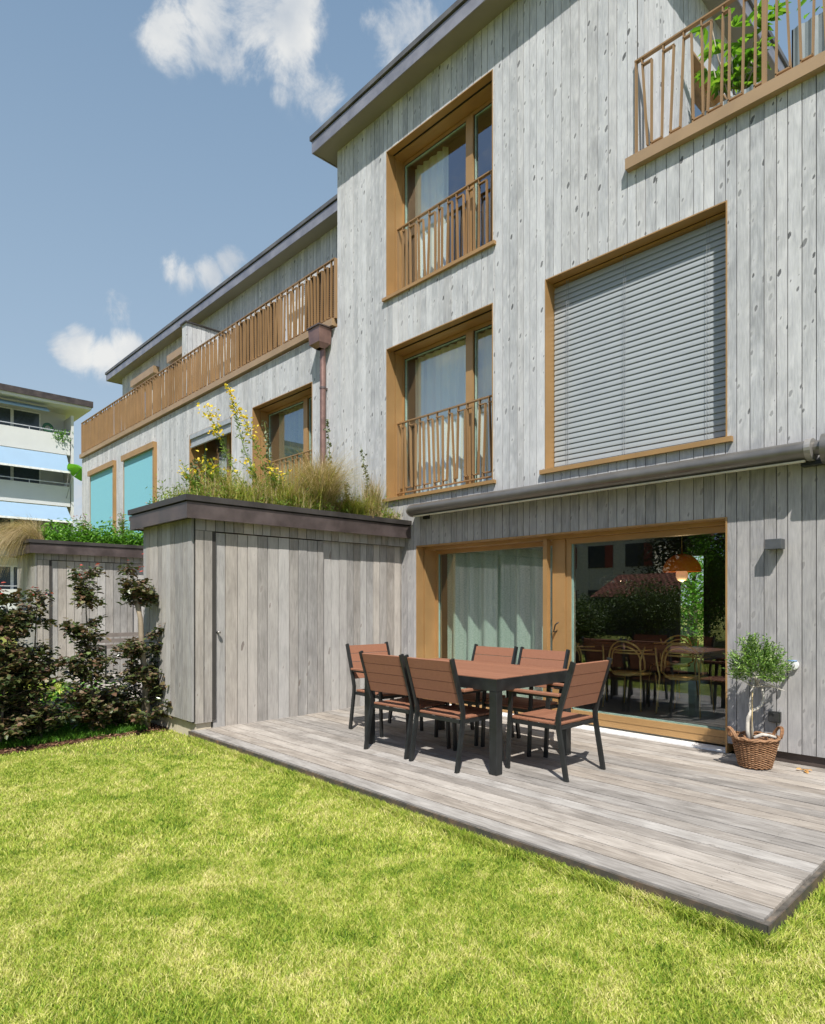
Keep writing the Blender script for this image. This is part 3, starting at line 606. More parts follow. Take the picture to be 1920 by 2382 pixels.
WOODT = plain('dark_walnut', (.13, .065, .04), .35, 0, .3, 5)
dt = thing('dining_table', 'long dark wooden dining table inside behind the sliding glass door', 'table', (-3.4, 8.45, 0))
m = MB(); m.cbox(-5.2, -2.15, 7.98, 8.95, .70, .745); m.build('tabletop', WOODT, dt)
for a, b_ in ((-5.05, 8.1), (-5.05, 8.8), (-2.75, 8.1), (-2.75, 8.8)):
    m = MB(); m.box(a-.05, a+.05, b_-.05, b_+.05, 0, .698); m.build('leg', WOODT, dt)
GOLD = plain('gold_metal', (.95, .68, .24), .35, .25, .1, 6)
gc = thing('gold_wire_chair', 'gold wire chair with looped back, second from the left at the indoor table', 'chair', (-4.08, 7.78, 0), 0, 'gold chairs at the indoor dining table', True)
for sx in (-1, 1):
    for y_ in (-.24, .25):
        m = MB()
        if y_ < 0: m.tube([(sx*.26, y_-.03, 0), (sx*.235, y_+.02, .44), (sx*.25, y_-.03, .62), (sx*.29, y_+.02, .80)], .011, 8)
        else: m.tube([(sx*.24, y_, 0), (sx*.21, y_-.03, .44)], .011, 8)
        m.build('leg', GOLD, gc)
m = MB(); n_ = 28
m.tube([(.24*math.cos(6.2832*i/n_), .24*math.sin(6.2832*i/n_), .44) for i in range(n_+1)], .013, 6); m.lathe([(.001, .452), (.22, .452), (.225, .44), (.001, .435)], (0, 0, 0), 24); m.build('seat', GOLD, gc)
m = MB()
def arc(w_, zt0, zb0, y0_): return [(w_*math.cos(math.pi*i/20), y0_+.1*abs(math.cos(math.pi*i/20))**2, zb0+(zt0-zb0)*math.sin(math.pi*i/20)**.7) for i in range(21)]
m.tube(arc(.25, .86, .50, -.24), .012, 6); m.tube(arc(.20, .80, .55, -.25), .010, 6)
m.tube([(.24*math.cos(math.pi*i/16), -.24+.42*(1-math.sin(math.pi*i/16)), .68+.03*math.sin(math.pi*i/16)) for i in range(17)], .011, 6); m.tube([(.25*math.cos(math.pi*i/16), -.25+.3*(1-math.sin(math.pi*i/16)), .745) for i in range(17)], .009, 6)
m.tube([(-.25, -.14, .5), (-.1, -.24, .43), (.1, -.24, .43), (.25, -.14, .5)], .010, 6); m.build('backrest', GOLD, gc)
for x_, y_, rz, lb in ((-3.38, 7.80, .05, 'gold wire chair with looped back, nearest the right end of the indoor table'), (-4.92, 7.95, -.5, 'gold wire framed chair turned sideways, leftmost behind the sliding glass'), (-3.1, 9.2, 3.14, 'gold wire framed chair on the far side of the indoor table'), (-4.2, 9.2, 3.1, 'gold wire chair facing the door beyond the indoor table, the left one there')):
    c_ = dup(gc); c_.location = (x_, y_, 0); c_.rotation_euler.z = rz; c_['label'] = lb
pl = thing('pendant_lamp', 'dark copper dome pendant lamp hanging over the indoor table', 'lamp', (-3.72, 8.45, 1.75))
m = MB(); m.tube([(-3.72, 8.45, 1.99), (-3.72, 8.45, 2.49)], .006, 6); m.build('cord', GOLD, pl)
m = MB(); m.lathe([(.002, .24)]+[(.24*math.sin(a), .24*math.cos(a)) for a in np.linspace(.1, 1.57, 12)]+[(.235, .0)], (-3.72, 8.45, 1.76), 32); m.build('shade', leafmat('copper_shade', [(0, (.60, .20, .03)), (1, (.62, .22, .04))], .12, .4), pl)
m = MB(); m.lathe([(.001, -.10), (.05, -.085), (.075, -.04), (.075, .01), (.05, .05), (.001, .07)], (-3.72, 8.45, 1.73), 16); LB = Mat('lit_bulb', .3, (.9, .7, .5)); LB.b.inputs['Emission Color'].default_value = (1, .55, .28, 1); LB.b.inputs['Emission Strength'].default_value = .35; m.build('bulb', LB.m, pl)
ld = bpy.data.lights.new('lamp_light', 'POINT'); ld.energy = 5; ld.color = (1, .72, .42); ld.shadow_soft_size = .09; lo_ = bpy.data.objects.new('lamp_light', ld); col.objects.link(lo_); lo_.parent = pl; lo_.location = (0, 0, -.16)
pl = thing('pendant_lamp', 'clear round glass pendant lamp hanging above the left half of the indoor table', 'lamp', (-4.72, 8.45, 1.6))
m = MB(); m.tube([(-4.72, 8.45, 1.75), (-4.72, 8.45, 2.49)], .005, 6); m.build('cord', DARKM, pl)
m = MB(); m.lathe([(.19*math.sin(a), -.19*math.cos(a)*.55) for a in np.linspace(.02, 2.6, 16)], (-4.72, 8.45, 1.66), 32); m.build('shade', glassmat('smoked_glass', (.72, .72, .68), 2.2, .05), pl)

# ------------------------------------------------------------------ awning, lamp, tap, socket
aw = thing('awning', 'closed grey cassette awning mounted on the wall above the terrace door', 'awning', (-3.9, 5.9, 2.5))
el = [(5.865+.115*math.cos(a), 2.575+.080*math.sin(a)) for a in np.linspace(0, 2*math.pi, 25)[:-1]]
m = MB(); m.prism_x(el, -6.18, -1.56, True); m.build('cassette', GREYM, aw)
m = MB(); m.prism_x([(5.875+.118*math.cos(a), 2.575+.084*math.sin(a)) for a in np.linspace(0, 2*math.pi, 25)[:-1]], -6.215, -6.18); CAPL = plain('awning_cap', (.30, .285, .265), .4, .4); m.build('end_cap', CAPL, aw); m = MB(); m.prism_x([(5.865+.122*math.cos(a), 2.58+.088*math.sin(a)) for a in np.linspace(0, 2*math.pi, 25)[:-1]], -1.56, -1.515); m.build('end_cap', CAPL, aw)
m = MB(); m.box(-6.12, -1.565, 5.80, 5.83, 2.478, 2.492); m.build('valance_bar', plain('cream_bar', (.58, .53, .38), .5), aw)
m = MB(); m.prism_x([(5.88+.06*math.cos(a), 2.59+.06*math.sin(a)) for a in np.linspace(0, 2*math.pi, 17)[:-1]], -1.515, -1.45); m.prism_x([(5.86+.12*math.cos(a), 2.57+.12*math.sin(a)) for a in np.linspace(0, 2*math.pi, 25)[:-1]], -1.45, 1.6, True); m.build('gear_housing', GREYM, aw)
BRK = DARKM; m = MB(); m.box(-6.10, -6.0, 5.96, 5.995, 2.46, 2.62); m.build('bracket', DARKM, aw); m = MB(); m.box(-1.62, -1.47, 5.9, 5.995, 2.465, 2.5); m.build('bracket', DARKM, aw)
lp = thing('wall_lamp', 'small dark grey box wall lamp right of the terrace door', 'lamp', (-1.82, 5.94, 1.85))
LG = plain('lamp_grey', (.085, .09, .095), .5, .2)
m = MB(); m.cbox(-1.885, -1.76, 5.885, 5.985, 1.80, 1.885, .003); m.build('body', LG, lp); m = MB(); m.box(-1.87, -1.775, 5.985, 5.999, 1.81, 1.875); m.build('wall_plate', LG, lp)
tp = thing('garden_tap', 'pale metal outdoor tap with a round wall plate beside the potted olive', 'tap', (-1.71, 5.95, .82))
m = MB(); m.tube([(-1.69, 5.998, .83), (-1.69, 5.965, .83)], .036, 18); m.build('wall_plate', WHITE, tp)
m = MB(); m.tube([(-1.69, 5.965, .83), (-1.69, 5.90, .83), (-1.69, 5.885, .815), (-1.69, 5.88, .785)], .013, 10); m.tube([(-1.69, 5.93, .83), (-1.69, 5.93, .862)], .009, 8); m.build('spout', plain('chrome', (.6, .6, .58), .2, .8), tp)
m = MB(); m.tube([(-1.725, 5.93, .868), (-1.655, 5.93, .868)], .007, 8); m.build('handle', plain('tap_blue', (.15, .25, .4), .4), tp)
sk = thing('power_socket', 'square black outdoor power socket low on the wall behind the potted olive', 'socket', (-1.835, 5.98, .38))
m = MB(); m.cbox(-1.88, -1.79, 5.955, 5.999, .335, .425, .004); m.build('body', DARKM, sk); m = MB(); m.cbox(-1.874, -1.796, 5.945, 5.954, .341, .415, .002); m.build('flap', plain('socket_flap', (.035, .035, .035), .4), sk)

# ------------------------------------------------------------------ deck
m = MB(); y = 2.965; x0d, x1d = -6.56, -.955
while y < 6.3:
    y1_ = y+.139; xs = [x0d]
    for q in range(random.choice((0, 0, 0, 0, 1))): xs.append(random.uniform(-5.2, -2.2))
    xs.append(x1d)
    for a, b_ in zip(xs[:-1], xs[1:]): m.box(a+.0015, b_-.0015, y+.003, y1_-.006, -.028, random.uniform(-.0035, 0))
    y = y1_
    if y > 5.95: break
m.build('wooden_deck', DECKW, kind='structure')
m = MB()
for q in range(22):
    for xx in np.arange(-6.2, -1.0, .62):
        for o_ in (.03, .108): cx_, cy_ = xx+random.uniform(-.006, .006), 2.965+q*.139+o_; m.add([(cx_+.0028*math.cos(a), cy_+.0028*math.sin(a), .0012) for a in np.linspace(0, 6.283, 7)[:-1]], [(0, 1, 2, 3, 4, 5)])
m.build('deck_screws', plain('screw_steel', (.10, .095, .09), .5, .5), kind='structure')
M = Mat('deck_edge_board', .85, spec=.2); x_, y_, z_ = M.sep(); v_ = M.noise(M.comb(M.math('MULTIPLY', x_, .25), M.math('MULTIPLY', y_, .25), z_), 34, 5, .7, .5)
M.base(M.ramp(v_, [(.32, (.045, .042, .037)), (.52, (.13, .115, .095)), (.70, (.24, .18, .13))])); M.bump(v_, .6, .01); DE = M.m
m = MB(); m.box(-6.56, -.93, 2.945, 2.962, -.20, -.012); m.box(-.952, -.93, 2.963, 6.05, -.20, -.012); m.build('deck_edge', DE, kind='structure')
m = MB(); m.box(-6.50, -.98, 3.05, 6.0, -.2, -.06); m.build('deck_base', GAP, kind='structure')
M = Mat('rusty_edging', .6, spec=.4); v_ = M.noise(None, 7, 6, .75); M.base(M.ramp(v_, [(.42, (.06, .055, .048)), (.62, (.13, .09, .065)), (.76, (.32, .15, .07))])); RUST = M.m
m = MB(); m.box(-6.56, -.925, 2.938, 2.9435, -.075, -.010); m.box(-.9285, -.923, 2.938, 6.0, -.075, -.010); m.box(-.9285, -.9225, 2.935, 2.958, -.17, -.009); m.build('edging', RUST, kind='structure')
# fallen leaf by the wall
V, F = leaves(np.array([(-1.56+.02*math.cos(i*2.4), 5.80+.02*math.sin(i*2.4), .012) for i in range(5)]), .055, .03, .25)
o = np_mesh('dry_leaf', V, F, leafmat('dry_leaf', [(0, (.42, .2, .06)), (1, (.6, .34, .12))], .1)); tag(o, 'curled orange dead leaf on the deck right of the basket', 'leaf')

# ------------------------------------------------------------------ garden sheds
def shed(dx, label, handle=True, zoff=0):
    S = thing('garden_shed', label, 'shed', (-7.1+dx, 4.4, LZ), group='board clad garden sheds with planted roofs')
    X = -6.48+dx; b = MB(); k = MB()
    boards(b, k, 'x', X-1.36, X, .09, 2.24, [], 2.95, -1, .095, .13, gap=.009)
    boards(b, k, 'y', 2.975, 3.17, .07, 2.115, [], X, 1, .09, .11, gap=.009, th=.02)
    boards(b, k, 'y', 2.975, 5.99, 2.12, 2.24, [], X, 1, .10, .13, gap=.008, th=.02)
    boards(b, k, 'y', 4.65, 5.99, -.01, 2.118, [], X-.065, 1, .10, .14, gap=.008)
    b.build('wall', SHEDW, S); k.build('wall_backing', GAP, S)
    m = MB(); m.box(X-1.36, X-1.34, 2.98, 5.99, .0, 2.24); m.build('wall', SHEDW, S)
    b = MB(); k = MB(); boards(b, k, 'y', 3.185, 4.64, -.004, 2.108, [], X-.022, 1, .12, .15, gap=.008); do = b.build('door', SHEDW, S); k.build('door_frame', GAP, do)
    m = MB(); m.tube([(X-.022, 3.235, 1.03), (X+.015, 3.235, 1.03)], .012, 10); m.lathe([(.001, .012), (.018, .010), (.022, 0), (.018, -.012), (.001, -.014)], (X+.02, 3.235, 1.03), 12); m.build('handle', plain('steel_knob', (.35, .33, .3), .3, .8), do)
    m = MB(); m.box(X-1.33, X-.03, 3.0, 3.17, -.3, .075); m.box(X-1.33, X-.12, 3.17, 5.99, -.3, .075); m.build('plinth', CONC, S)
    r0, r1, y0_, y1_ = X-1.48, X+.115, 2.835, 6.0-.01
    m = MB(); e = .01
    m.box(r0, r1, y0_, y0_+e, 2.225, 2.39); m.box(r1-e, r1, y0_+e, y1_, 2.225, 2.39); m.box(r0, r0+e, y0_+e, y1_, 2.225, 2.39); m.box(r0+e, r1-e, y0_+e, y1_, 2.24, 2.26); m.build('fascia', COPPER, S)
    m = MB(); m.box(r0-.02, r1+.02, y0_-.02, y0_+.07, 2.405, 2.465); m.box(r1-.07, r1+.02, y0_+.07, y1_, 2.405, 2.465); m.box(r0-.02, r0+.07, y0_+.07, y1_, 2.405, 2.465); m.box(r0+.02, r1-.02, y0_+.02, y1_, 2.39, 2.404); m.build('roof_edge', CAPM, S)
    m = MB(); m.box(r0+.07, r1-.07, y0_+.07, y1_, 2.405, 2.445); m.build('roof', MULCH, S)
    if dx == 0: m = MB(); m.box(r0-.09, r0-.021, y0_+.02, y0_+.3, 2.345, 2.40); m.build('gutter_spout', COPPER2, S)
shed(0, 'near grey board shed beside the wooden deck with tall wild plants on its roof')
shed(-6.37, 'far grey board garden shed behind the copper hedge with pale grass hanging off its roof')

# ------------------------------------------------------------------ garden table and chairs
BROWN = Mat('brown_composite', .6, spec=.3); x_, y_, z_ = BROWN.sep(); v_ = BROWN.noise(None, 60, 4, .6)
BROWN.base(BROWN.mix(BROWN.rand(), BROWN.mix(v_, (.205, .088, .05), (.28, .125, .072)), BROWN.mix(v_, (.24, .105, .06), (.33, .15, .088)))); BROWN.bump(v_, .15, .002); BROWN = BROWN.m
def smooth_leg(mb, pts, wd, dp):
    for p, q in zip(pts[:-1], pts[1:]): mb.beam(p, q, wd, dp, up=(1, 0, 0))
def bent(mb, pts, hw, hd):            # continuous rectangular section following pts (y-z plane), x width hw
    pts = [Vector(p) for p in pts]; vs = []
    for i, p in enumerate(pts):
        d = (pts[min(i+1, len(pts)-1)]-pts[max(i-1, 0)]).normalized(); n_ = Vector((0, d.z, -d.y))
        vs += [p+Vector((-hw, 0, 0))-n_*hd, p+Vector((hw, 0, 0))-n_*hd, p+Vector((hw, 0, 0))+n_*hd, p+Vector((-hw, 0, 0))+n_*hd]
    L_ = len(pts); mb.add(vs, [(4*i+a, 4*i+(a+1) % 4, 4*i+4+(a+1) % 4, 4*i+4+a) for i in range(L_-1) for a in range(4)]+[(3, 2, 1, 0), (4*L_-4, 4*L_-3, 4*L_-2, 4*L_-1)])
GC = 'brown slatted armchairs round the garden table'
ch = thing('garden_chair', '', 'chair', (0, 0, 0), 0, GC, True)
for s in (-1, 1):
    m = MB(); bent(m, [(s*.265, -.285, 0), (s*.265, -.215, .40), (s*.265, -.213, .47), (s*.265, -.235, .56), (s*.265, -.345, .905)], .011, .019); m.build('leg', DARKM, ch)
    m = MB(); bent(m, [(s*.265, .27, 0), (s*.265, .25, .40), (s*.265, .235, .632)], .011, .017); m.build('leg', DARKM, ch)
    m = MB(); m.cbox(s*.272-.026, s*.272+.026, -.235, .285, .636, .658, .004); ar = m.build('armrest', BROWN, ch)
    m = MB(); m.box(s*.265-.012, s*.265+.012, -.22, .25, .618, .634); m.build('arm_rail', DARKM, ar)
m = MB()
for s in (-1, 1): m.box(s*.242-.012, s*.242+.012, -.21, .25, .375, .405)
m.box(-.23, .23, .225, .25, .375, .405); m.box(-.23, .23, -.22, -.195, .375, .405); m.build('seat_frame', DARKM, ch)
m = MB()
for q in range(5): m.cbox(-.245, .245, -.205+q*.096, -.205+q*.096+.090, .408, .428, .004)
m.build('seat', BROWN, ch)
m = MB(); dn = Vector((0, -.110, .345)).normalized(); nrm = Vector((0, dn.z, -dn.y))
for q in range(4):
    c0 = Vector((0, -.235, .56)) + dn*(-.02+q*.092) + nrm*.0; c1 = c0 + dn*.087
    vs = [c0+Vector((sx*.25, 0, 0))+nrm*t_ for sx in (-1, 1) for t_ in (-.008, .010)] + [c1+Vector((sx*.25, 0, 0))+nrm*t_ for sx in (-1, 1) for t_ in (-.008, .010)]
    m.add(vs, [(0, 1, 3, 2), (4, 6, 7, 5), (0, 4, 5, 1), (2, 3, 7, 6), (0, 2, 6, 4), (1, 5, 7, 3)])
m.build('backrest', BROWN, ch)
spots = [(-3.71, 4.03, 0, 'brown slatted armchair with its back to the lawn, right of the two near ones'),
         (-4.33, 4.04, .03, 'brown slatted armchair with its back to the lawn, left of the two near ones'),
         (-2.99, 4.42, math.pi/2, 'brown slatted garden armchair at the right end of the table, nearest the door'),
         (-5.13, 4.47, -math.pi/2-.06, 'brown slatted garden armchair at the left end of the table beside the shed wall'),
         (-4.24, 4.86, math.pi, 'brown slatted armchair beyond the table in front of the green curtain'),
         (-3.64, 4.87, math.pi, 'brown slatted armchair beyond the table in front of the door frame')]
for i, (x_, y_, rz, lb) in enumerate(spots):
    c_ = ch if i == 0 else dup(ch); c_.location = (x_, y_, 0); c_.rotation_euler.z = rz; c_['label'] = lb
tb = thing('garden_table', 'brown slatted garden table with a thick black frame on the deck', 'table', (-3.98, 4.43, 0))
TX0, TX1, TY0, TY1 = -4.80, -3.17, 3.90, 4.95
m = MB(); n_ = 9
for q in range(n_): m.cbox(TX0+.012, TX1-.012, TY0+.012+q*(TY1-TY0-.024)/n_+.001, TY0+.012+(q+1)*(TY1-TY0-.024)/n_-.001, .738, .757, .002)
m.build('tabletop', BROWN, tb)
m = MB(); m.box(TX0, TX1, TY0, TY0+.03, .655, .75); m.box(TX0, TX1, TY1-.03, TY1, .655, .75); m.box(TX0, TX0+.03, TY0+.03, TY1-.03, .655, .75); m.box(TX1-.03, TX1, TY0+.03, TY1-.03, .655, .75); m.box(TX0+.5, TX0+.54, TY0+.03, TY1-.03, .70, .735); m.box(TX1-.54, TX1-.5, TY0+.03, TY1-.03, .70, .735); m.build('table_frame', DARKM, tb)
for a, b_ in ((TX0+.002, TY0+.002), (TX1-.077, TY0+.002), (TX0+.002, TY1-.077), (TX1-.077, TY1-.077)):
    m = MB(); m.cbox(a, a+.075, b_, b_+.075, 0, .654, .003); m.build('leg', DARKM, tb)

# ------------------------------------------------------------------ potted olive in a wicker basket
ol = thing('potted_olive', 'small round olive tree in a wicker basket on the deck right of the door', 'potted plant', (-1.89, 5.67, 0))
cx, cy = -1.89, 5.67; m = MB(); nst = 34
for q in range(nst):
    a = 2*math.pi*q/nst; m.tube([(cx+(.115+.055*t_)*math.cos(a), cy+(.115+.055*t_)*math.sin(a), .01+.235*t_) for t_ in (0, .5, 1)], .0035, 5)
for j in range(25):
    z = .012+j*.0092; rr_ = .116+.055*(z/.24); pts = []
    for q in range(nst*2+1):
        a = 2*math.pi*q/(nst*2); off = .0065*(1 if (q//2+j) % 2 else -1)*(1 if q % 2 else .0); pts.append((cx+(rr_+off)*math.cos(a), cy+(rr_+off)*math.sin(a), z+.001*math.sin(q)))
    m.tube(pts, .0048, 5, False)
M = Mat('wicker', .7, spec=.3); v_ = M.noise(None, 38, 4, .7); M.base(M.mix(M.rand(), M.ramp(v_, [(.3, (.10, .045, .02)), (.6, (.26, .125, .055)), (.8, (.40, .24, .12))]), M.ramp(v_, [(.3, (.20, .10, .05)), (.6, (.38, .22, .12)), (.8, (.52, .36, .22))]))); WICK = M.m
bk = m.build('basket', WICK, ol)
m = MB()
for r_, z, ph in ((.176, .242, 0), (.172, .252, 1.3), (.180, .247, 2.1)):
    m.tube([(cx+(r_+.004*math.sin(9*a+ph))*math.cos(a), cy+(r_+.004*math.sin(9*a+ph))*math.sin(a), z+.006*math.sin(11*a+ph)) for a in np.linspace(0, 2*math.pi, 50)], .008, 6, False)
for sx in (-1, 1):
    hx, hy = sx*.6873, sx*.7264
    for o_ in (-.008, .006): m.tube([(cx+hx*(.178+o_+.035*math.sin(t_*math.pi))+hy*-.055*math.cos(t_*math.pi), cy+hy*(.178+o_+.035*math.sin(t_*math.pi))+hx*.055*math.cos(t_*math.pi), .24+.085*math.sin(t_*math.pi)) for t_ in np.linspace(0, 1, 12)], .0085, 6)
m.build('rim', WICK, bk)
m = MB(); m.lathe([(.001, .215), (.16, .212), (.165, .20)], (cx, cy, 0), 24); m.build('soil', MULCH, ol)
def P_(a, z, b_=0): return (cx+a*.6873-b_*.7264, cy+a*.7264+b_*.6873, z)     # a runs across the view of the garden
TRK = plain('pale_bark', (.50, .46, .40), .8, 0, .25, 30, bump=.4)
m = MB(); m.tube([P_(-.05, .2), P_(-.062, .30), P_(-.058, .40), P_(-.03, .46), P_(.02, .48), P_(.055, .51), P_(.072, .56), P_(.06, .66)], [.017, .016, .015, .014, .013, .012, .011, .009], 8)
m.tube([P_(-.03, .2, .01), P_(-.02, .30, .01), P_(-.03, .42, .01), P_(-.035, .52, .01), P_(-.02, .62, 0), P_(0, .75, 0)], [.014, .013, .012, .012, .011, .009], 8)
m.tube([P_(-.02, .24, -.02), P_(.04, .27, -.03), P_(.10, .262, -.03), P_(.155, .245, -.02), P_(.195, .21, 0), P_(.188, .15, 0), P_(.16, .12, 0)], [.014, .014, .013, .012, .012, .012, .010], 8)
for q in range(16):
    a, e_ = random.uniform(0, 6.28), random.uniform(-.2, 1.3); d_ = Vector((math.cos(a)*math.cos(e_), math.sin(a)*math.cos(e_), math.sin(e_))); s_ = Vector(P_(random.uniform(-.03, .05), .66)); m.tube([s_, s_+d_*.09+Vector((0, 0, .02)), s_+d_*.19], [.006, .004, .002], 5)
m.build('trunk', TRK, ol)
m = MB(); m.tube([P_(-.035, .2, -.02), P_(-.03, .62, -.015)], .004, 6); m.build('stake', plain('bamboo', (.45, .33, .15), .6), ol)
tw = []; D = []
for q in range(300):
    a = random.uniform(0, 6.283); e_ = math.asin(random.uniform(-.75, 1)); rr_ = .162*random.uniform(.35, 1.08)*(1.0 if e_ < .9 else 1.15)
    c0 = Vector(P_(.02, .80)) + Vector((math.cos(a)*math.cos(e_)*1.0, math.sin(a)*math.cos(e_)*1.0, math.sin(e_)*.92))*rr_
    d_ = (c0 - Vector(P_(.02, .72))).normalized() + Vector((0, 0, .35))
    for s in range(11):
        t_ = s/10*.085; tw.append(c0+d_*t_); D.append(d_*.6+Vector((random.gauss(0, .7), random.gauss(0, .7), random.gauss(0, .35))))
for q, (a_, z_) in enumerate(((.0, 1.0), (-.03, 1.02), (.10, .98))):
    for s in range(16): tw.append(Vector(P_(a_-.03*s/16, z_-.02+.10*s/16))); D.append(Vector((random.gauss(0, .7), random.gauss(0, .7), .5)))
V, F = leaves(np.array(tw), .042, .010, .25, D=np.array(D)); np_mesh('crown', V, F, leafmat('olive_leaf', [(0, (.055, .11, .025)), (.45, (.13, .25, .05)), (.8, (.27, .42, .08)), (1, (.42, .50, .25))], .25, .45), ol)

# ------------------------------------------------------------------ copper beech hedge plants
BEECH = leafmat('copper_beech_leaf', [(0, (.030, .045, .020)), (.25, (.055, .080, .028)), (.5, (.10, .12, .038)), (.70, (.16, .085, .055)), (.86, (.22, .17, .10)), (1, (.13, .25, .05))], .16, .30, (5, .35), .7)
REDL = leafmat('young_red_leaf', [(0, (.35, .04, .04)), (1, (.62, .12, .10))], .35)
GRNL = leafmat('green_leaf', [(0, (.05, .14, .015)), (.5, (.11, .28, .025)), (1, (.20, .40, .05))], .4)
STEM = plain('grey_stem', (.20, .16, .12), .8, 0, .25, 20); POST = plain('pale_pole', (.30, .24, .17), .8, 0, .2, 9)
def beech(x, y, h, wd, label, seed, lean=(0, 0), pole=False, nlay=26, dens=1.0, bare=None):
    nlay = int(nlay*1.45); dens *= 1.25; wd *= 1.12
    rr = np.random.default_rng(seed); S = thing('beech_shrub', label, 'shrub', (x, y, LZ), group='copper leaved shrubs of the hedge between the gardens')
    m = MB(); ax = [(x+lean[0]*t_+.02*math.sin(5*t_+seed), y+lean[1]*t_+.03*math.sin(4*t_+seed*2), LZ+h*t_) for t_ in np.linspace(0, 1, 9)]
    m.tube(ax, [.016-.012*t_ for t_ in np.linspace(0, 1, 9)], 7)
    P = []; 
    for L_ in range(int(nlay*h/1.7)):
        t_ = rr.uniform(.05, 1)
        if bare and bare[0] < t_ < bare[1] and rr.random() < .8: continue
        i = t_*8; i0 = min(7, int(i)); c0 = np.array(ax[i0])*(1-(i-i0))+np.array(ax[i0+1])*(i-i0)
        reach = wd*(1.05-.66*t_)*rr.uniform(.35, 1.2); nb_ = rr.integers(2, 4)
        for b_ in range(nb_):
            a = rr.uniform(0, 6.283); d_ = np.array([math.cos(a)*.75, math.sin(a), rr.uniform(.15, .5)]); d_ /= np.linalg.norm(d_)
            e_ = c0+d_*reach; m.tube([tuple(c0), tuple(c0+d_*reach*.5+np.array([0, 0, .01])), tuple(e_)], [.005, .004, .002], 5)
            nl = int(26*dens*reach/.3)+5; s_ = rr.uniform(.25, 1.08, nl)[:, None]; side = np.cross(d_, [0, 0, 1])
            P.append(c0+d_*reach*s_+side*rr.normal(0, .055, (nl, 1))+np.array([0, 0, 1])*rr.normal(-.01, .026, (nl, 1)))
    m.build('stem', STEM, S); P = np.concatenate(P)
    V, F = leaves(P, .060*rr.uniform(.6, 1.5, len(P)), .046*rr.uniform(.7, 1.3, len(P)), .33, .12); np_mesh('foliage', V, F, BEECH, S)
    tip = np.array(ax[-1]); nt_ = rr.integers(3, 7); Pr = tip+rr.normal(0, .07, (nt_*2, 3))+np.array([0, 0, .04]); V, F = leaves(Pr, .05, .03, .3); np_mesh('young_leaves', V, F, REDL, S)
    if pole: m = MB(); m.tube([(x+.02, y+.03, LZ), (x+.03, y+.02, LZ+.5), (x+.01, y-.03, LZ+.9), (x+.03, y-.05, LZ+1.25), (x+.02, y-.12, LZ+1.55)], [.036, .031, .033, .027, .024], 9); m.build('support_pole', POST, S)
beech(-7.42, 2.80, 1.80, .38, 'copper leaved hedge shrub with a pale thick stem, nearest the shed corner', 31, (0, -.08), True, 34, 1.1, (.55, .78))
beech(-7.50, 2.24, 1.78, .30, 'tallest copper leaved hedge shrub with a bare neck, in front of the far shed door', 32, (0, 0), False, 34, 1.1, (.74, .84))
beech(-7.52, 1.78, 1.55, .30, 'slim copper leaved hedge shrub with red young tips, second from the left', 33, (0, -.06), False, 30, 1.0, (.62, .76))
beech(-7.45, 1.42, 1.50, .32, 'dense copper leaved hedge shrub cut by the left edge of the picture', 34, (0, .02), False, 34, 1.2)
beech(-7.55, 1.0, 1.6, .32, 'copper leaved hedge shrub just beyond the left edge', 35, (0, 0), False, 30, 1.0)
beech(-7.70, 1.55, .9, .34, 'low wide copper leaved shrub filling the foot of the hedge at the left', 36, (0, 0), False, 34, 1.1)
beech(-7.66, 2.52, .50, .28, 'low copper leaved shrub filling the foot of the hedge near the shed', 37, (0, 0), False, 34, 1.1)
# bright green undergrowth behind the hedge
n = 5200; P = np.stack([rng.uniform(-9.2, -7.75, n), rng.uniform(-.2, 2.9, n), LZ+np.abs(rng.normal(.14, .13, n))], 1); V, F = leaves(P, .10, .035, .6); o = np_mesh('undergrowth', V, F, GRNL, kind='stuff'); tag(o, 'bright green low leafy undergrowth behind the copper hedge', 'undergrowth')
V, F = blades(np.stack([rng.uniform(-8.1, -7.3, 16000), rng.uniform(-.3, 2.8, 16000), np.full(16000, LZ)], 1), .09, .006, .7); o = np_mesh('long_grass', V, F, GRNL, kind='stuff'); tag(o, 'longer deep green grass growing under the copper hedge', 'grass')
P = np.stack([rng.uniform(-12.6, -8.0, 60000), rng.uniform(-3, 3.2, 60000), np.full(60000, LZ)], 1); V, F = blades(P, .05, .010, .8); o = np_mesh('neighbour_lawn', V, F, LAWN, kind='stuff'); tag(o, 'green lawn of the neighbouring garden seen through the hedge', 'lawn')
m = MB(); y = 3.25
while y < 5.9: m.box(-12.7, -8.05, y, y+.135, -.03, 0); y += .139
m.build('neighbour_deck', DECKW, kind='structure')
# simple garden bench frame of the neighbour, seen through the hedge
nbn = thing('garden_bench', 'dark metal framed garden bench on the neighbouring deck behind the hedge', 'bench', (-11.4, 4.0, 0))
for yy in (3.6, 4.5):
    m = MB(); m.beam((-11.2, yy, 0), (-11.2, yy, .62), .025, .025); m.beam((-11.7, yy, 0), (-11.75, yy, .85), .025, .025); m.beam((-11.2, yy, .62), (-11.7, yy, .62), .03, .025); m.build('leg', DARKM, nbn)
m = MB(); [m.box(-11.7+q*.085, -11.63+q*.085, 3.55, 4.55, .40, .425) for q in range(6)]; m.build('seat', plain('bench_slat', (.2, .17, .15), .7), nbn)
m = MB(); [m.box(-11.76, -11.74, 3.55, 4.55, .55+q*.1, .62+q*.1) for q in range(3)]; m.build('backrest', plain('bench_slat', (.2, .17, .15), .7), nbn)

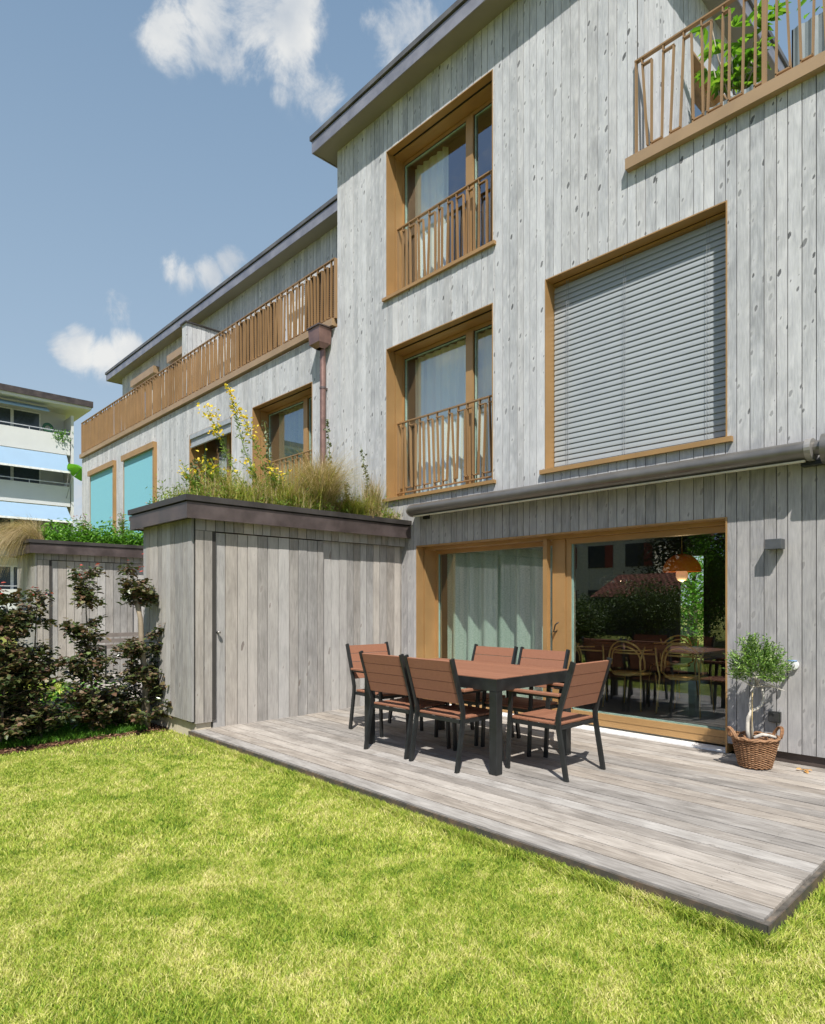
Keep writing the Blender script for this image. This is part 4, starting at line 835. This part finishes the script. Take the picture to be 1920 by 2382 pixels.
# ------------------------------------------------------------------ planted shed roofs
DRY = leafmat('dry_grass', [(0, (.30, .21, .09)), (.5, (.48, .36, .19)), (1, (.62, .50, .31))], .3)
GGR = leafmat('green_grass', [(0, (.10, .16, .02)), (.5, (.24, .30, .04)), (1, (.42, .40, .10))], .35)
YEL = leafmat('yellow_petal', [(0, (.75, .50, .02)), (1, (.90, .75, .10))], .35)
PNK = leafmat('pink_petal', [(0, (.60, .25, .40)), (1, (.80, .50, .62))], .35)
def arcs(C, n, h, spread, wd, droop, seed, bias=(0, 0)):
    """arching grass blades as ribbons"""
    rr = np.random.default_rng(seed); a = rr.uniform(0, 6.283, n); hh = h*rr.uniform(.5, 1.1, n); s = spread*rr.uniform(.25, 1.1, n); K = 6; V = np.zeros((n, K*2, 3)); dr_ = droop*rr.uniform(.5, 1.3, n)
    r0 = rr.normal(0, .06, (n, 2))
    for j in range(K):
        t_ = j/(K-1); px = C[0]+r0[:, 0]+(np.cos(a)*s+bias[0])*t_**1.5; py = C[1]+r0[:, 1]+(np.sin(a)*s+bias[1])*t_**1.5; pz = C[2]+hh*(t_-dr_*t_**3); w_ = wd*(1-.85*t_)
        V[:, 2*j] = np.stack([px-np.sin(a)*w_, py+np.cos(a)*w_, pz], 1); V[:, 2*j+1] = np.stack([px+np.sin(a)*w_, py-np.cos(a)*w_, pz], 1)
    b = np.arange(n)[:, None]*K*2; F = np.concatenate([b+np.array([[2*j, 2*j+1, 2*j+3, 2*j+2]]) for j in range(K-1)], 0); return V.reshape(-1, 3), F
def grassclump(C, h, spread, label, seed, n=420, dry=.6, droop=.55, bias=(0, 0), group='ornamental grass clumps on the shed roofs'):
    S = thing('grass_clump', label, 'grass', C, group=group)
    V, F = arcs(C, int(n*dry), h, spread, .0028, droop, seed, bias); np_mesh('dry_stalks', V, F, DRY, S)
    V, F = arcs(C, int(n*(1-dry)), h*.75, spread*.8, .0034, droop*.8, seed+1, bias); np_mesh('green_blades', V, F, GGR, S)
RZ = 2.44
grassclump((-6.72, 4.75, RZ), 1.15, .72, 'large straw coloured grass clump in the middle of the near shed roof', 51, 3400, .80)
grassclump((-6.85, 4.25, RZ), .62, .42, 'smaller green and straw grass clump left of the large one on the near shed roof', 52, 1300, .40)
grassclump((-6.72, 5.62, RZ), .85, .24, 'thin upright straw grass at the wall end of the near shed roof', 53, 800, .65, .35)
grassclump((-6.62, 5.15, RZ), .50, .40, 'low green tuft beside the large straw clump on the near shed roof', 54, 1300, .3)
def stalk(C, top, label, seed, flowers=40, leafn=120, fl=YEL, name='evening_primrose', cat='flower', group='tall yellow flowering stems on the near shed roof', fr=.28, spread=.035, leafL=.07, side=0):
    rr = np.random.default_rng(seed); S = thing(name, label, cat, C, group=group); C = np.array(C); T = np.array(top); m = MB()
    mid = (C+T)/2+np.array([rr.normal(0, .03), rr.normal(0, .03), 0]); pts = [C, mid*.5+C*.5, mid, mid*.5+T*.5, T]; m.tube([tuple(p) for p in pts], [.007, .006, .005, .004, .002], 6)
    def at(t_): i = min(3, int(t_*4)); f_ = t_*4-i; return pts[i]*(1-f_)+pts[i+1]*f_
    P = []; Q = []
    for q in range(leafn): P.append(at(rr.uniform(.02, 1-fr*.6))+rr.normal(0, .012, 3))
    for q in range(flowers): t_ = 1-fr*rr.uniform(0, 1)**1.0; Q.append(at(t_)+rr.normal(0, spread, 3)*np.array([1, 1, .6]))
    for b_ in range(side):
        t_ = rr.uniform(.2, .7); c0 = at(t_); a = rr.uniform(0, 6.28); L_ = rr.uniform(.2, .4); e_ = c0+np.array([math.cos(a)*.5, math.sin(a)*.7, .75])*L_; m.tube([tuple(c0), tuple((c0+e_)/2+np.array([0, 0, -.02])), tuple(e_)], [.004, .003, .002], 5)
        for q in range(14): P.append(c0+(e_-c0)*rr.uniform(.1, .9)+rr.normal(0, .01, 3))
        for q in range(max(3, flowers//8)): Q.append(e_+rr.normal(0, .025, 3))
    m.build('stem', GRS, S)
    V, F = leaves(np.array(P), leafL, .013, .6, -.3); np_mesh('leaves', V, F, GRNL2, S)
    if len(Q): V, F = leaves(np.array(Q), .040, .032, .8); np_mesh('blossom', V, F, fl, S)
GRS = plain('green_stem', (.16, .22, .05), .7); GRNL2 = leafmat('soft_green_leaf', [(0, (.08, .15, .02)), (.5, (.18, .28, .04)), (1, (.34, .42, .08))], .4)
DKF = leafmat('dark_seed_head', [(0, (.08, .10, .06)), (1, (.24, .27, .15))], .2)
stalk((-6.75, 3.85, RZ), (-6.98, 3.34, 3.62), 'tall evening primrose leaning left with a thick yellow head on the near shed roof', 61, 90, 130, spread=.045)
stalk((-6.8, 4.05, RZ), (-7.0, 3.62, 3.93), 'tallest evening primrose with a thin tip, leaning left across the board wall', 62, 60, 140, fr=.22, spread=.02)
stalk((-6.78, 4.1, RZ), (-6.95, 3.74, 3.66), 'evening primrose with a yellow head just right of the tallest stem', 63, 80, 120, spread=.045)
for i, (x_, y_, tx, ty, tz, lb) in enumerate(((-6.8, 3.4, -6.98, 3.02, 2.86, 'low yellow flowering stem leaning over the front corner of the near shed roof'), (-6.72, 3.5, -6.8, 3.16, 2.96, 'yellow flowering stem second from the front corner of the near shed roof'), (-6.78, 3.62, -6.9, 3.35, 3.0, 'bushy yellow flowering stem in front of the small far window'), (-6.7, 3.95, -6.75, 3.75, 3.05, 'short yellow flowering stem between the two far windows'), (-6.85, 4.3, -6.9, 4.2, 3.0, 'short yellow flowering stem left of the large straw clump'), (-6.65, 4.15, -6.65, 4.0, 2.95, 'yellow flowering stem close to the copper roof edge'))):
    stalk((x_, y_, RZ), (tx, ty, tz), lb, 70+i, 14, 190, fr=.3, spread=.03, leafL=.06, side=4)
for i, (y_, ty, tz, lb) in enumerate(((4.15, 4.05, 3.55, 'dark seed spike standing in front of the small far window'), (5.0, 4.98, 3.75, 'dark seed spike left of the copper downpipe'), (5.6, 5.55, 3.5, 'dark seed spike right of the copper downpipe'), (5.35, 5.3, 2.95, 'short dark seed spike near the wall end of the roof'), (3.3, 3.15, 2.95, 'thin dark seed stem at the front of the near shed roof'))):
    stalk((-6.85, y_, RZ), (-6.9, ty, tz), lb, 80+i, 110, 30, DKF, 'seed_stalk', 'plant', 'dark seed stalks on the near shed roof', .75, .016, .04)
n = 11000; P = np.stack([rng.uniform(-7.75, -6.45, n), rng.uniform(2.95, 5.9, n), RZ+np.abs(rng.normal(.0, .11, n))*(.5+rng.uniform(0, 1, n))], 1); V, F = leaves(P, .05, .014, .8); o = np_mesh('sedum', V, F, GRNL2, kind='stuff'); tag(o, 'low green sedum covering the near shed roof', 'roof planting')
rr_ = np.random.default_rng(77); Vd = []; Fd = []; Vg = []; Fg = []; nd = ng = 0
for q in range(150):
    cy_ = rr_.uniform(3.05, 5.85); cx_ = rr_.uniform(-7.3, -6.48); hq = rr_.uniform(.28, .66)*(1.15 if 3.3 < cy_ < 5.2 else .8)
    V, F = arcs((cx_, cy_, RZ), 46, hq, hq*.55, .003, .45, 300+q)
    if rr_.random() < .33: Vd.append(V); Fd.append(F+nd); nd += len(V)
    else: Vg.append(V); Fg.append(F+ng); ng += len(V)
o = np_mesh('wild_grass', np.concatenate(Vg), np.concatenate(Fg), leafmat('meadow_green', [(0, (.16, .22, .025)), (.5, (.38, .40, .06)), (1, (.60, .52, .14))], .35), kind='stuff'); tag(o, 'yellow green meadow grass growing all along the near shed roof', 'grass')
o = np_mesh('dry_wild_grass', np.concatenate(Vd), np.concatenate(Fd), DRY, kind='stuff'); tag(o, 'dry brown meadow grass mixed in along the near shed roof', 'grass')
# far shed roof
grassclump((-13.15, 3.0, RZ), .75, .50, 'pale straw grass cascading over the front left edge of the far shed roof', 91, 2600, .93, 1.45, (-.15, -.55))
grassclump((-13.6, 3.1, RZ), .9, .6, 'loose straw grass standing behind the cascading clump on the far shed roof', 92, 700, .9, .8, (-.1, -.2))
n = 6500; P = np.stack([rng.uniform(-14.1, -12.8, n), rng.uniform(3.2, 5.9, n), RZ+np.abs(rng.normal(.08, .14, n))], 1); V, F = leaves(P, .10, .035, .7); o = np_mesh('sedum', V, F, GRNL, kind='stuff'); tag(o, 'bright green leafy cover on the far shed roof', 'roof planting')
for i, (y_, h_, lb) in enumerate(((4.6, .75, 'pink flowering mallow on the far shed roof in front of the left cyan blind'), (5.1, .95, 'tall thin pink mallow between the two cyan blinds'), (5.6, .7, 'leafy mallow with pale pink blooms beside the near shed'), (3.9, .55, 'short mallow with a few blooms in the middle of the far shed roof'))):
    stalk((-13.2, y_, RZ), (-13.25, y_-.05, RZ+h_), lb, 100+i, 9, 160, PNK, 'mallow', 'flower', 'pink mallows on the far shed roof', .5, .05, .11, 5)

# ------------------------------------------------------------------ planters on the right terrace
ZINC = plain('ribbed_zinc', (.16, .19, .19), .6, .0, .1, 4)
def planter(x0, x1, y0, y1, z0, z1, label):
    S = thing('planter', label, 'planter', ((x0+x1)/2, (y0+y1)/2, z0), group='ribbed zinc planters on the upper right terrace'); m = MB(); n_ = int((x1-x0)/.055)
    vs = []; 
    for q in range(n_*2+1):
        xx = x0+(x1-x0)*q/(n_*2); yy = y0-(.016 if (q//2) % 2 else 0); vs.append((xx, yy))
    for (a, b_), (c_, d_) in zip(vs[:-1], vs[1:]): m.add([(a, b_, z0), (c_, d_, z0), (c_, d_, z1), (a, b_, z1)], [(0, 1, 2, 3)])
    m.box(x0, x1, y0+.002, y1, z0, z1-.03); m.box(x0, x0+.012, y0, y0+.03, z0, z1); m.box(x1-.012, x1, y0, y1, z0, z1); m.build('body', ZINC, S); m = MB(); m.box(x0+.02, x1-.02, y0+.02, y1-.02, z1-.03, z1-.02); m.build('soil', MULCH, S); return S
planter(-2.86, -2.25, 7.0, 7.6, 5.70, 6.62, 'ribbed zinc planter holding the fig on the upper right terrace')
planter(-2.0, -.8, 7.0, 7.6, 5.70, 6.95, 'taller ribbed zinc planter at the right edge of the upper terrace')
FIG = leafmat('fig_leaf', [(0, (.08, .20, .02)), (.5, (.17, .34, .03)), (1, (.32, .48, .07))], .45)
fg = thing('fig_tree', 'young fig with lobed bright green leaves in a zinc planter on the upper terrace', 'plant', (-2.6, 7.2, 6.6))
m = MB(); P = []; D = []; rr = random.Random(5)
for q in range(8):
    a = q*2.4; L_ = rr.uniform(.45, 1.15); c0 = Vector((-2.6, 7.2, 6.6)); e_ = c0+Vector((math.cos(a)*.38, math.sin(a)*.3, 1)).normalized()*L_; m.tube([c0, (c0+e_)/2+Vector((math.cos(a)*.05, 0, -.02)), e_], [.012, .008, .005], 6)
    for s in range(6):
        t_ = .35+.65*s/5; pt = c0+(e_-c0)*t_; b_ = rr.uniform(0, 6.28); hd = Vector((math.cos(b_), math.sin(b_), .15)); pt2 = pt+hd*.06
        for k_ in (-.95, -.45, 0, .45, .95): dd_ = Vector((math.cos(b_+k_), math.sin(b_+k_), -.05-.1*abs(k_))); P.append(pt2); D.append(dd_*(1.0 if k_ == 0 else .85))
m.build('trunk', plain('fig_bark', (.30, .26, .2), .8), fg); V, F = leaves(np.array(P), .17, .055, .08, D=np.array(D)); np_mesh('foliage', V, F, FIG, fg)
s2 = thing('potted_shrub', 'dark green leafy shrub in the planter at the right edge of the upper terrace', 'plant', (-1.5, 7.3, 6.9)); m = MB(); m.tube([(-1.5, 7.3, 6.9), (-1.5, 7.3, 7.6)], .012, 6); m.build('trunk', STEM, s2)
P = np.stack([rng.normal(-1.5, .22, 160), rng.normal(7.3, .18, 160), rng.uniform(6.95, 7.75, 160)], 1); V, F = leaves(P, .14, .06, .5); np_mesh('foliage', V, F, GRNL, s2)

# ------------------------------------------------------------------ white apartment block far left
PW = plain('white_render', (.60, .60, .58), .85, 0, .03, 1); BLU = plain('pale_blue_fabric', (.24, .35, .46), .8, 0, .03, 1); DGL = glassmat('far_glass', (.25, .28, .3), 2, .08)
B = thing('apartment_block', 'white apartment block with long balconies at the left edge', 'building', (-44, 0, LZ)); BX = -38.0; y0b, y1b = -14, 10.45
m = MB(); m.box(BX-14, BX-1.4, y0b, y1b+.1, -1, 11.9); m.box(BX-1.39, BX+.05, y1b-.02, y1b+.1, -1, 11.5); m.build('wall', PW, B)
m = MB(); m.box(BX-14.4, BX+.55, y0b, y1b+.85, 11.87, 12.0); m.build('roof', PW, B); m = MB(); m.box(BX-14.5, BX+.62, y0b, y1b+.92, 12.0, 12.32); m.build('fascia', FASCIA, B)
for zf in (9.34, 6.55, 3.76, .97):
    m = MB(); m.box(BX-.12, BX, y0b, y1b-.06, zf, zf+1.07); m.box(BX-1.38, BX-.12, y0b, y1b-.06, zf, zf+.18); bo = m.build('balcony', PW, B)
    m = MB(); m.beam((BX-.06, y0b, zf+1.24), (BX-.06, y1b-.1, zf+1.24), .04, .04)
    for q in range(14): m.beam((BX-.06, y1b-.3-q*1.7, zf+1.07), (BX-.06, y1b-.3-q*1.7, zf+1.24), .03, .03)
    m.build('handrail', plain('far_rail', (.6, .6, .62), .4, .4), bo)
    q = 0
    for yc, wd in ((8.6, 1.2), (6.9, 1.9), (4.7, 1.9), (2.5, 1.9), (.2, 1.9)):
        m = MB(); m.box(BX-1.4, BX-1.33, yc-wd/2-.08, yc+wd/2+.08, zf+.25, zf+2.35); wo = m.build('window', WHITE, B)
        m = MB(); m.box(BX-1.335, BX-1.32, yc-wd/2, yc+wd/2, zf+.33, zf+2.28); m.build('pane', plain('far_dark_pane', (.06, .075, .09), .15), wo)
        if wd > 1.5: m = MB(); m.box(BX-1.33, BX-1.30, yc-.05, yc+.05, zf+.33, zf+2.28); m.build('mullion', WHITE, wo)
for i, (zt_, reach, drop, lb) in enumerate(((9.30, .75, .98, 'pale blue balcony awning let down under the top balcony of the white block'), (6.50, 1.1, .85, 'pale blue balcony awning let down over the lowest visible balcony of the white block'))):
    S = thing('balcony_awning', lb, 'awning', (BX, 4, zt_), group='pale blue awnings on the white block'); ye = 10.2
    m = MB(); m.add([(BX+.03, y0b, zt_), (BX+.03, ye, zt_), (BX+reach, ye, zt_-drop), (BX+reach, y0b, zt_-drop), (BX+.03, y0b, zt_-.02), (BX+.03, ye, zt_-.02), (BX+reach, ye, zt_-drop-.02), (BX+reach, y0b, zt_-drop-.02)], [(0, 1, 2, 3), (7, 6, 5, 4), (1, 5, 6, 2)]); m.build('fabric', BLU, S)
    m = MB(); m.box(BX+reach-.02, BX+reach+.05, y0b, ye, zt_-drop-.10, zt_-drop); m.build('front_bar', WHITE, S)
S = thing('balcony_awning', 'pale folded awning under the roof of the white block', 'awning', (BX, 4, 11.6), group='pale blue awnings on the white block')
m = MB(); m.prism_x([(0, 0)]*3, 0, 0) if False else m.add([(BX-.2, y0b, 11.75), (BX-.2, 9.3, 11.75), (BX+.3, 9.3, 11.5), (BX+.3, y0b, 11.5), (BX-.2, y0b, 11.70), (BX-.2, 9.3, 11.70), (BX+.3, 9.3, 11.42), (BX+.3, y0b, 11.42)], [(0, 1, 2, 3), (7, 6, 5, 4), (1, 5, 6, 2), (3, 2, 6, 7)]); m.build('fabric', BLU, S)
# round green thing, parasol, pots on the far balconies
S = thing('balcony_plant', 'small potted plant with a dark round wreath on the top balcony of the white block', 'plant', (BX-.3, 9.5, 10.3)); m = MB(); m.tube([(BX-.2, 9.35+.2*math.cos(a), 10.68+.2*math.sin(a)) for a in np.linspace(0, 6.283, 20)], .075, 8, False); m.build('wreath', plain('dark_green', (.03, .10, .06), .8), S)
m = MB(); m.lathe([(.10, 0), (.14, .25)], (BX-.3, 9.7, 10.25), 12); m.build('pot', WHITE, S)
P = np.stack([rng.normal(BX+.05, .12, 160), rng.normal(9.95, .22, 160), rng.uniform(10.0, 10.6, 160)], 1); V, F = leaves(P, .14, .06, .7); np_mesh('foliage', V, F, GRNL, S)
S = thing('parasol', 'tilted bright green parasol beside the white block', 'parasol', (BX+.3, 10.6, 6.8))
m = MB(); n_ = 24; C_ = Vector((-36.9, 10.45, 8.25)); ax_ = Vector((-.20, .62, .76)).normalized(); e1 = ax_.orthogonal().normalized(); e2 = ax_.cross(e1); ap = C_+ax_*.34; vs = []
for t_ in np.linspace(.02, 1, 7):
    for q in range(n_): a = 2*math.pi*q/n_; rp = .62*t_*(1-.05*abs(math.sin(a*4))); vs.append(C_+ax_*(.34*(1-t_*t_))+(e1*math.cos(a)+e2*math.sin(a))*rp)
m.add(vs, [(k_*n_+q, k_*n_+(q+1) % n_, (k_+1)*n_+(q+1) % n_, (k_+1)*n_+q) for k_ in range(6) for q in range(n_)]); m.build('canopy', leafmat('parasol_green', [(0, (.14, .38, .03)), (1, (.16, .40, .04))], .4, .8), S)
m = MB(); m.tube([ap, C_-ax_*.5, (-38.0, 10.2, 7.0)], .018, 6); m.build('pole', plain('parasol_pole', (.25, .27, .25), .5), S)

# ------------------------------------------------------------------ across the garden (what the panes mirror)
def bush(name, label, c, r_, h_, n, L_, mat, seed, cat='bush', trunk=True, conical=False, group=None):
    rr = np.random.default_rng(seed); S = thing(name, label, cat, (c[0], c[1], LZ), group=group)
    m = MB(); hh = h_*.8; m.tube([(c[0], c[1], LZ), (c[0]+.03*r_, c[1], hh*.5), (c[0], c[1]+.02, hh)], [.06*r_+.03, .04*r_+.02, .02], 8); P = []
    k_ = 90
    for q in range(k_):
        if conical: t_ = rr.uniform(.08, 1)**.8; R_ = r_*(1.02-t_); z = h_*t_; a = rr.uniform(0, 6.283); cc = np.array([c[0]+R_*math.cos(a)*rr.uniform(.3, 1), c[1]+R_*math.sin(a)*rr.uniform(.3, 1), z])
        else:
            d_ = rr.normal(0, 1, 3); d_ /= np.linalg.norm(d_); d_ *= rr.uniform(.45, 1); cc = np.array([c[0]+d_[0]*r_, c[1]+d_[1]*r_, h_*.52+d_[2]*h_*.46])
        if q % 4 == 0: m.tube([(c[0], c[1], min(hh, max(LZ, cc[2]*.7))), tuple(cc)], [.02*r_+.008, .006], 5)
        P.append(cc+rr.normal(0, 1, (n//k_, 3))*np.array([.22*r_, .22*r_, .10*h_ if not conical else .05*h_]))
    m.build('trunk', STEM, S); P = np.concatenate(P); P = P[P[:, 2] > LZ]; V, F = leaves(P, L_, L_*.5, .6); np_mesh('crown', V, F, mat, S)
BG = leafmat('bush_leaf', [(0, (.04, .07, .02)), (.5, (.09, .14, .035)), (1, (.18, .24, .07))], .2); CG = leafmat('conifer_leaf', [(0, (.015, .035, .015)), (1, (.05, .09, .03))], .1)
T = 'trees and bushes across the garden'
bush('round_bush', 'round clipped evergreen bush across the lawn', (-9.9, -7.4), 1.25, 2.1, 9000, .09, BG, 201, group=T)
for i, (x_, y_, h_) in enumerate(((-11.4, -5.6, 1.45), (-13.0, -6.0, 1.6), (-14.8, -6.0, 1.8), (-12.4, -8.2, 1.6))): bush('garden_bush', ('loose grey green bush across the lawn beside the round one', 'loose grey green bush second along the far border', 'loose grey green bush third along the far border', 'loose grey green bush behind the front row of the border')[i], (x_, y_), 1.1, h_, 7000, .09, BG, 210+i, group=T)
bush('conifer', 'tallest dark conifer across the garden behind the tile roofed garage', (-14.4, -20.2), 2.5, 10.5, 13000, .22, CG, 220, 'tree', conical=True, group=T)
bush('conifer', 'tall dark conifer right of the tile roofed garage', (-8.3, -12.0), 2.4, 7.5, 12000, .22, CG, 221, 'tree', conical=True, group=T)
bush('conifer', 'tall dark conifer farthest right across the garden', (-4.6, -12.5), 2.6, 8.0, 12000, .22, CG, 222, 'tree', conical=True, group=T)
bush('garden_tree', 'bright green deciduous tree between the conifers', (-8.9, -9.6), .7, 4.0, 6000, .12, GRNL, 223, 'tree', group=T)
S = thing('garage', 'low garage with a red tiled roof across the garden', 'building', (-13.4, -15.6, LZ)); m = MB(); m.box(-15.6, -11.9, -17.5, -14.4, LZ, 1.7); m.build('wall', plain('dark_wall', (.10, .10, .11), .8), S)
M = Mat('red_tiles', .85, spec=.2); x_, y_, z_ = M.sep(); v_ = M.math('MULTIPLY', M.math('SINE', M.math('MULTIPLY', x_, 26)), M.math('SINE', M.math('MULTIPLY', y_, 20))); M.base(M.mix(M.rng(v_, -.6, .8), (.12, .05, .035), (.36, .15, .10))); TILE = M.m
m = MB(); m.add([(-16.0, -14.0, 1.62), (-11.5, -14.0, 1.62), (-11.9, -16, 2.7), (-15.6, -16, 2.7), (-16.0, -18, 1.62), (-11.5, -18, 1.62)], [(0, 1, 2, 3), (3, 2, 5, 4), (0, 3, 4), (1, 5, 2)]); m.build('roof', TILE, S)
S = thing('detached_house', 'pale rendered house with dark windows across the garden', 'building', (-20, -24, LZ)); m = MB(); m.box(-27, -16.5, -28, -21.5, LZ, 5.6); m.build('wall', plain('cream_render', (.66, .62, .50), .85), S)
m = MB(); m.add([(-27.6, -21, 5.5), (-16, -21, 5.5), (-17, -24.7, 8), (-26.6, -24.7, 8), (-27.6, -28.5, 5.5), (-16, -28.5, 5.5)], [(0, 1, 2, 3), (3, 2, 5, 4), (0, 3, 4), (1, 5, 2)]); m.build('roof', TILE, S)
for xa in (-26, -23, -20.6, -18.2):
    for za in (.8, 3.4): m = MB(); m.box(xa, xa+1.1, -21.49, -21.45, za, za+1.3); wo = m.build('window', SEAL, S); m = MB(); m.box(xa+1.12, xa+1.6, -21.49, -21.44, za, za+1.3); m.build('shutter', plain('red_shutter', (.30, .05, .03), .6), wo)
# rear garden seen through the dining room
bush('garden_bush', 'sunlit green bush behind the house seen through the dining room', (-8.3, 19.6), 1.9, 3.2, 8000, .12, GRNL, 230, group=T)

for o in list(bpy.data.objects):
    if '_local' in o: del o['_local']
